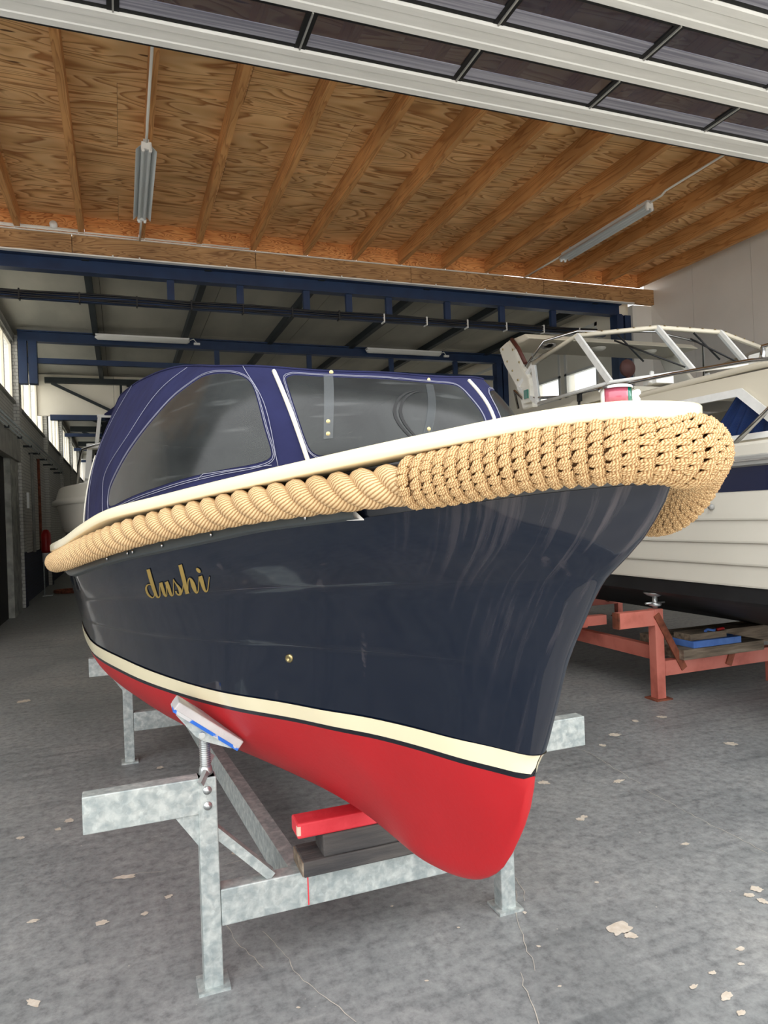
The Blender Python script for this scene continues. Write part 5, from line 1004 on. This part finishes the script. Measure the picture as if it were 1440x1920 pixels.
# cabin roof / foredeck, cambered
G = []
for y in np.linspace(2.2, 5.6, 24):
    e = 2.42-.07*sm((3.6-y)/1.2)-.05*(1-sm((y-2.2)/.8)); row = []
    for k in np.linspace(0, 1, 15):
        x = XS+.05+(6.33-XS-.05)*k; c = 1-abs(2*k-1)**2.4; row.append(W(x, y-.25*0, e+.16*c-.0*(k < 0.01)))
    G.append(row)
obj('coachroof', MB().grid(G), 'cr_cream', cz, solid=.02)
obj('coachroof_edge', MB().tube([W(XS+.055, y, 2.42-.07*sm((3.6-y)/1.2)-.05*(1-sm((y-2.2)/.8))-.012) for y in np.linspace(2.25, 5.6, 30)], .022, 8), 'cr_cream', cz)
# cockpit coaming, aft of the windscreen
obj('cockpit_coaming', MB().prism([W(XS+.02, 5.4, 1.88), W(XS+.02, 8.7, 1.88), W(XS+.07, 8.7, 2.35), W(XS+.07, 6.4, 2.50), W(XS+.07, 5.4, 2.50)], (.05, 0, 0)), 'cr_cream', cz)
obj('dashboard', MB().prism([W(4.0, 5.0, 2.45), W(4.0, 5.6, 2.45), W(4.0, 5.5, 2.52), W(4.0, 5.0, 2.56)], (2.3, 0, 0)), 'cr_cream', cz)
# windscreen
sb = [Vector(W(3.93, 5.98, 2.56)), Vector(W(3.80, 4.72, 2.525)), Vector(W(4.46, 4.50, 2.60)), Vector(W(5.02, 4.46, 2.66)), Vector(W(6.20, 4.72, 2.58)), Vector(W(6.35, 5.9, 2.56))]
stp = [Vector(W(4.02, 6.18, 3.00)), Vector(W(3.86, 5.22, 3.04)), Vector(W(4.43, 4.86, 3.05)), Vector(W(5.08, 4.80, 3.03)), Vector(W(6.05, 5.18, 3.02)), Vector(W(6.22, 6.1, 2.98))]
ws_ = obj('windscreen', MB().tube(sb, .016, 6), 'alu', cz)
obj('top_rail', MB().tube(stp, .022, 8), 'cr_cream', ws_)
for a, b in zip(sb, stp): obj('mullion', MB().beam(a, b, .05, .03, (1, .2, 0)), 'alu', ws_)
for i in range(5):
    g_ = MB(); g_.add([sb[i], sb[i+1], stp[i+1], stp[i]], [(0, 1, 2, 3)]); obj('screen_pane', g_, 'boat_glass', ws_)
    for k in np.linspace(.1, .9, 5): p = stp[i].lerp(stp[i+1], k)+Vector((0, -.018, .012)); obj('rail_stud', MB().lathe(p, [(0, .01), (.009, .006), (.01, 0)], 8), 'brass', ws_)
mid = sb[0].lerp(stp[0], .5)
obj('quarter_post', MB().beam(sb[0], Vector(W(3.98, 6.42, 2.80)), .04, .03, (1, 0, 0)), 'alu', ws_); obj('quarter_post', MB().beam(Vector(W(3.98, 6.42, 2.80)), stp[0], .04, .03, (1, 0, 0)), 'alu', ws_)
for (b0, b1) in ((W(4.36, 4.48, 2.62), W(4.02, 4.92, 2.93)), (W(4.98, 4.5, 2.68), W(4.66, 4.72, 2.93))):
    obj('wiper', MB().tube([b0, b1], .008, 6).tube([Vector(b1)+Vector((.03, -.01, .05)), Vector(b1)+Vector((.20, -.12, -.20))], .009, 6), 'rubber', cz)
obj('handrail', MB().tube([W(3.9, 3.0, 2.36), W(3.92, 3.45, 2.43), W(3.95, 4.2, 2.49), W(3.93, 5.6, 2.56), W(3.95, 6.3, 2.66), W(3.98, 6.5, 2.78), W(4.05, 6.55, 2.6)], .014, 8), 'chrome', cz)
obj('fender_clip', MB().box(W(3.92, 5.30, 2.47), W(3.95, 5.34, 2.56)).tube([W(3.93, 5.32, 2.47), W(3.93, 5.33, 2.40)], .012), 'rubber', cz)
# targa arch with canopy frame
ar = MB(); prf = [(6.80, 3.30), (6.62, 3.34), (6.48, 3.22), (6.36, 3.02), (6.22, 2.86), (6.16, 2.55), (6.36, 2.55), (6.46, 2.80), (6.70, 3.10)]
ar.prism([W(3.98, y, z) for y, z in prf], (.07, 0, 0)); arch = obj('targa_arch', ar, 'cr_white', cz, bevel=.02)
obj('arch_far_side', MB().prism([W(6.2, y, z) for y, z in prf], (.07, 0, 0)), 'cr_white', cz, bevel=.02)
obj('arch_top', MB().prism([W(4.0, 6.80, 3.27), W(4.0, 6.62, 3.35), W(4.0, 6.30, 3.34), W(4.0, 6.20, 3.27)], (2.25, 0, 0)), 'cr_cream', cz, bevel=.015)
obj('arch_trim', MB().tube([W(3.97, 6.5, 3.33), W(3.96, 6.36, 3.2), W(3.97, 6.25, 3.02)], .022, 8), 'brown_vinyl', cz)
for y, z in ((6.70, 3.27), (6.62, 3.12), (6.52, 3.0), (6.42, 2.88), (6.34, 2.76), (6.30, 2.65), (6.5, 3.22), (6.38, 3.06)): obj('arch_stud', MB().lathe(W(3.978, y, z), [(0, -.008), (.011, -.006), (.012, 0)], 8, 'x'), 'brass', arch)
for x in (4.35, 5.0, 5.7): obj('dome_lamp', MB().lathe(W(x, 6.4, 3.265), [(.09, 0), (.085, -.015), (.05, -.035), (0, -.04)], 20), 'chrome' if x < 4.5 else 'cr_white', cz)
obj('canopy_bow', MB().tube([W(4.0, 6.3, 3.0), W(4.1, 6.1, 3.22), W(4.4, 5.95, 3.30), W(5.3, 5.85, 3.32), W(6.0, 5.9, 3.25), W(6.2, 6.1, 2.95), W(6.2, 6.2, 2.7)], .013, 8), 'chrome', cz)
obj('stay', MB().tube([W(4.05, 6.3, 3.05), W(4.3, 5.9, 3.2)], .010, 6), 'chrome', cz)
obj('starboard_light', MB().box(W(3.93, 6.13, 2.60), W(3.98, 6.27, 2.76)), 'cr_white', cz); obj('green_lens', MB().box(W(3.915, 6.15, 2.64), W(3.931, 6.22, 2.73)), 'green_lens', cz)
obj('searchlight', MB().lathe(W(4.72, 5.6, 2.86), [(0, -.02), (.085, -.015), (.09, 0), (.08, .02), (0, .03)], 22, 'y').tube([W(4.72, 5.6, 2.78), W(4.70, 5.58, 2.55)], .02, 8), 'brown_vinyl', cz)
# pulpit rail, hatch on the roof
obj('pulpit', MB().tube([W(3.84, 3.54, 1.89), W(3.93, 3.28, 2.14), W(4.05, 2.9, 2.36), W(4.1, 2.4, 2.45), W(4.2, 1.6, 2.45)], .016, 10), 'chrome', cz)
obj('roof_rail', MB().tube([W(4.08, 3.52, 2.46), W(4.08, 3.5, 2.54), W(4.10, 3.3, 2.545), W(4.2, 2.4, 2.50)], .015, 10).tube([W(4.08, 3.5, 2.42), W(4.08, 3.5, 2.54)], .016, 10), 'chrome', cz)
obj('roof_hatch', MB().box(W(4.22, 3.1, 2.47), W(4.9, 3.75, 2.545)), 'white_plastic', cz, bevel=.012)
obj('roof_vent', MB().box(W(4.12, 4.55, 2.50), W(4.3, 4.7, 2.56)).tube([W(4.1, 4.6, 2.5), W(4.14, 4.62, 2.6)], .02, 8), 'white_plastic', cz)
# red oxide cradle of the cruiser
rs = thing('boat_cradle', 'red oxide painted steel boat stand with rust, under the white cruiser', 'boat stand', (5.1, 5.5, 0))
def V(x, y, z): return (x-5.1, y-5.5, z)
for y in (4.36, 7.9):
    for x, sg in ((3.85, -1), (6.35, 1)) if y < 5 else ((3.85, -1), (6.35, 1)):
        q = obj('post', bx(V(x-.04, y-.04, .006), V(x+.04, y+.04, .70)), 'red_steel', rs, bevel=.004); obj('foot_plate', bx(V(x-.075, y-.07, 0), V(x+.075, y+.07, .012)), 'rust', q)
        a0, a1 = sorted((x-sg*.035, x+sg*.37)); obj('arm', bx(V(a0, y-.036, .575), V(a1, y+.036, .695)), 'red_steel', rs, bevel=.003)
        e0, e1 = sorted((x+sg*.366, x+sg*.378)); obj('arm_end', bx(V(e0, y-.037, .574), V(e1, y+.037, .696)), 'rust', rs)
        obj('brace', MB().beam(V(x-sg*-.03, y-.045, .66), V(x-sg*.22, y-.045, .22), .012, .055, (1, 0, 0)), 'rust', rs)
        js = MB(); js.tube([V(x, y, .70), V(x, y, .80)], .02, 10); js.lathe(V(x, y, .735), [(.045, -.012), (.05, 0), (.045, .012)], 12); js.tube([V(x-.09, y, .745), V(x+.09, y, .745)], .009, 6)
        js.lathe(V(x, y, .80), [(.02, -.01), (.05, .0), (.085, .022), (.085, .03), (0, .03)], 14); obj('jack_screw', js, 'zinc', rs)
    obj('crossbeam', bx(V(3.892, y-.04, .18), V(6.308, y+.04, .295)), 'red_steel', rs, bevel=.004)
    obj('centre_leg', bx(V(5.0, y-.03, 0), V(5.07, y+.03, .18)), 'red_steel', rs)
obj('brace', MB().beam(V(4.62, 4.315, .42), V(4.52, 4.315, .20), .012, .06, (1, 0, 0)), 'rust', rs)
for x in (3.9, 6.3): obj('long_tube', bx(V(x-.035, 4.40, .29), V(x+.035, 7.86, .40)), 'red_steel', rs, bevel=.004)
obj('long_tube', bx(V(3.55, 4.9, .50), V(3.62, 7.86, .60)), 'red_steel', rs, bevel=.004)
obj('cross_tube', bx(V(3.62, 4.95, .50), V(3.85, 5.02, .58)), 'red_steel', rs)
def pack(name, label, a, b, mt, cat='plank', rz=0):
    c = ((a[0]+b[0])/2, (a[1]+b[1])/2, a[2]); q = thing(name, label, cat, c, rz); m = bx((a[0]-c[0], a[1]-c[1], 0), (b[0]-c[0], b[1]-c[1], b[2]-a[2])); obj('plank', m, mt, q, bevel=.004); return q
pack('packing_plank', 'long grey weathered plank lying on the red crossbeam', (4.02, 4.26, .2955), (4.85, 4.5, .375), 'grey_wood')
bp = pack('packing_plank', 'bright blue painted plank on the grey plank under the cruiser', (4.13, 4.27, .3755), (4.62, 4.5, .428), 'blue_wood')
pack('packing_plank', 'short grey plank on top of the blue plank under the cruiser', (4.13, 4.30, .4285), (4.50, 4.48, .480), 'grey_wood')
pack('packing_plank', 'large grey plank behind the blue one, reaching under the keel', (4.02, 4.505, .2955), (5.6, 4.75, .44), 'grey_wood')
tag(obj('towing_shackle', MB().tube([(4.42, 4.32, .49), (4.46, 4.30, .50), (4.50, 4.33, .49)], .012, 6), 'red_plastic'), 'small red tie lying on the planks under the cruiser', 'tie')
tag(obj('rope_scrap', MB().tube([(4.30, 4.32, .488), (4.34, 4.34, .496), (4.38, 4.31, .488), (4.42, 4.34, .492)], .011, 6), 'blue_wood'), 'blue rope scrap lying on the short grey plank', 'rope')

# ================================================================== BOAT FURTHER BACK
bb = thing('motor_boat', 'white motor boat with blue folded hood, parked behind the navy canopy', 'boat', (.55, 14.0, 0))
def Q3(x, y, z): return (x-.55, y-14, z)
hb = itp([0, .15, .5, 1.0, 1.8, 2.6, 5.0], [0, .25, .6, .9, 1.15, 1.25, 1.2])
def bside(prof_, mt, name):
    m = MB()
    for sg in (-1, 1):
        for (o0, z0), (o1, z1) in zip(prof_, prof_[1:]):
            m.grid([[(sg*max(hb(d)-o*(.3+.7*hb(d)), 0)-.42, d-3.1+.25*(2.1-z)*(1-sm(d/1.2)), z) for o, z in ((o0, z0), (o1, z1))] for d in [0, .05, .1, .2, .35, .5, .75, 1, 1.4, 1.8, 2.4, 3.4, 5]], 0, True, flip=sg > 0)
    return obj(name, m, mt, bb)
bside([(.9, 1.0), (.45, 1.22), (.16, 1.42)], 'cr_white', 'bottom'); bside([(.16, 1.42), (.10, 1.62), (.11, 1.63), (.06, 1.86)], 'cr_white', 'topsides'); bside([(.04, 1.86), (-.0, 1.88), (.0, 1.95), (.04, 1.97)], 'cr_white', 'rub_rail'); bside([(.05, 1.97), (.10, 2.16), (.3, 2.2), (.99, 2.24)], 'cr_white', 'deck')
obj('keel_support', bx(Q3(-.05, 12.2, 0), Q3(.35, 15.5, 1.05)), 'dark_wood', bb)
cab = MB(); fx = [(-.42, 12.55, 2.14), (1.5, 12.55, 2.14), (1.45, 12.85, 2.82), (-.36, 12.85, 2.82)]
for nm, quad in (('cabin_front', fx), ('cabin_side', [(-.55, 12.7, 2.12), (-.42, 12.55, 2.14), (-.36, 12.85, 2.82), (-.48, 13.0, 2.82)])):
    pass
def postb(a, b, w_=.07, mt='white_plastic', nm='window_post'): return obj(nm, MB().beam(Q3(*a), Q3(*b), w_, w_, (0, 1, .01)), mt, bb)
obj('cabin_base', bx(Q3(-.45, 12.6, 2.1), Q3(1.5, 14.6, 2.3)), 'cr_white', bb)
for x0, x1 in ((-.50, -.46), (-.05, -.02), (.45, .46), (1.0, 1.0), (1.5, 1.45)): postb((x0, 12.6, 2.28), (x1, 12.85, 2.84), .085)
postb((-.5, 12.6, 2.84), (1.5, 12.85, 2.84), .07, nm='cabin_roof_edge')
obj('cabin_roof', bx(Q3(-.5, 12.75, 2.80), Q3(1.5, 14.5, 2.90)), 'cr_white', bb, bevel=.02)
obj('cabin_glass', MB().prism([Q3(-.46, 12.68, 2.3), Q3(1.46, 12.68, 2.3), Q3(1.44, 12.86, 2.8), Q3(-.44, 12.86, 2.8)], (0, .01, 0)), 'dark_glass', bb)
obj('cabin_lining', bx(Q3(-.40, 13.4, 2.2), Q3(1.4, 13.45, 2.8)), 'dark', bb)
for x0, x1 in ((-.36, -.30), (.5, .5), (1.3, 1.25)): postb((x0, 13.1, 2.9), (x1, 13.3, 3.42), .06, nm='upper_post')
postb((-.34, 13.3, 3.44), (1.3, 13.3, 3.44), .05, nm='upper_rail')
obj('upper_screen', MB().prism([Q3(-.3, 13.15, 2.92), Q3(1.25, 13.15, 2.92), Q3(1.22, 13.3, 3.42), Q3(-.28, 13.3, 3.42)], (0, .008, 0)), 'dark_glass', bb)
obj('wheelhouse_back', bx(Q3(-.28, 13.9, 2.9), Q3(1.2, 13.95, 3.42)), 'dark', bb)
G = [[Q3(-.22+1.5*k, 13.25+.30*(1-math.cos(a)), 3.45+.22*math.sin(a)*min(1, k*6+.25)) for a in np.linspace(0, math.pi, 9)] for k in np.linspace(0, 1, 9)]
obj('folded_hood', MB().grid(G), 'canvas', bb); obj('hood_strap', MB().tube([Q3(.12, 13.2, 3.44), Q3(.10, 13.25, 3.58), Q3(.06, 13.35, 3.69), Q3(.06, 13.55, 3.70)], .018, 6), 'white_plastic', bb)
obj('bow_rail', MB().tube([Q3(-.68, 12.75, 2.02), Q3(-.62, 12.4, 2.5), Q3(-.55, 12.2, 2.74), Q3(-.25, 12.1, 2.84), Q3(.5, 11.95, 2.88), Q3(1.5, 12.2, 2.86)], .022, 8), 'chrome', bb)
obj('bow_rail_post', MB().tube([Q3(-.02, 12.05, 2.86), Q3(-.30, 12.35, 2.18)], .018, 6), 'rubber', bb)
obj('antenna_pole', MB().tube([Q3(-.1, 12.1, 2.86), Q3(.3, 12.6, 3.45)], .014, 6), 'rubber', bb)
ext = thing('fire_extinguisher', 'red cylinder on a slim stand by the white brick wall far left', 'fire extinguisher', (XL+.268, 17.2, 0.95))
obj('cylinder', MB().lathe((0, 0, 0), [(0, 0), (.09, .01), (.1, .06), (.1, .42), (.06, .5), (.03, .52), (0, .52)], 14), 'red_plastic', ext); obj('base', MB().lathe((0, 0, -.2), [(0, 0), (.08, 0), (.09, .2)], 14), 'white_plastic', ext)
obj('stand', MB().tube([(-.06, 0, .44), (-.06, 0, -.95)], .014).tube([(-.06, 0, .42), (0, 0, .42)], .012).box((-.1, -.1, -.95), (.1, .1, -.935)), 'galv', ext)
tag(obj('electric_box', bx((XL+.161, 15.0, 1.9), (XL+.20, 15.15, 2.2)), 'white_plastic'), 'small white switch box on the brick pilaster', 'switch box')
m = MB(); P = [(-1.05+.42*(1+.12*math.sin(a*3))*math.cos(a), 17.6+.4*math.sin(a), .025+.012*a/6) for a in np.linspace(0, 19, 90)]
tag(obj('hose', m.tube(P, .022, 6), 'rust'), 'coiled dark red hose on the floor by the far brick wall', 'hose')
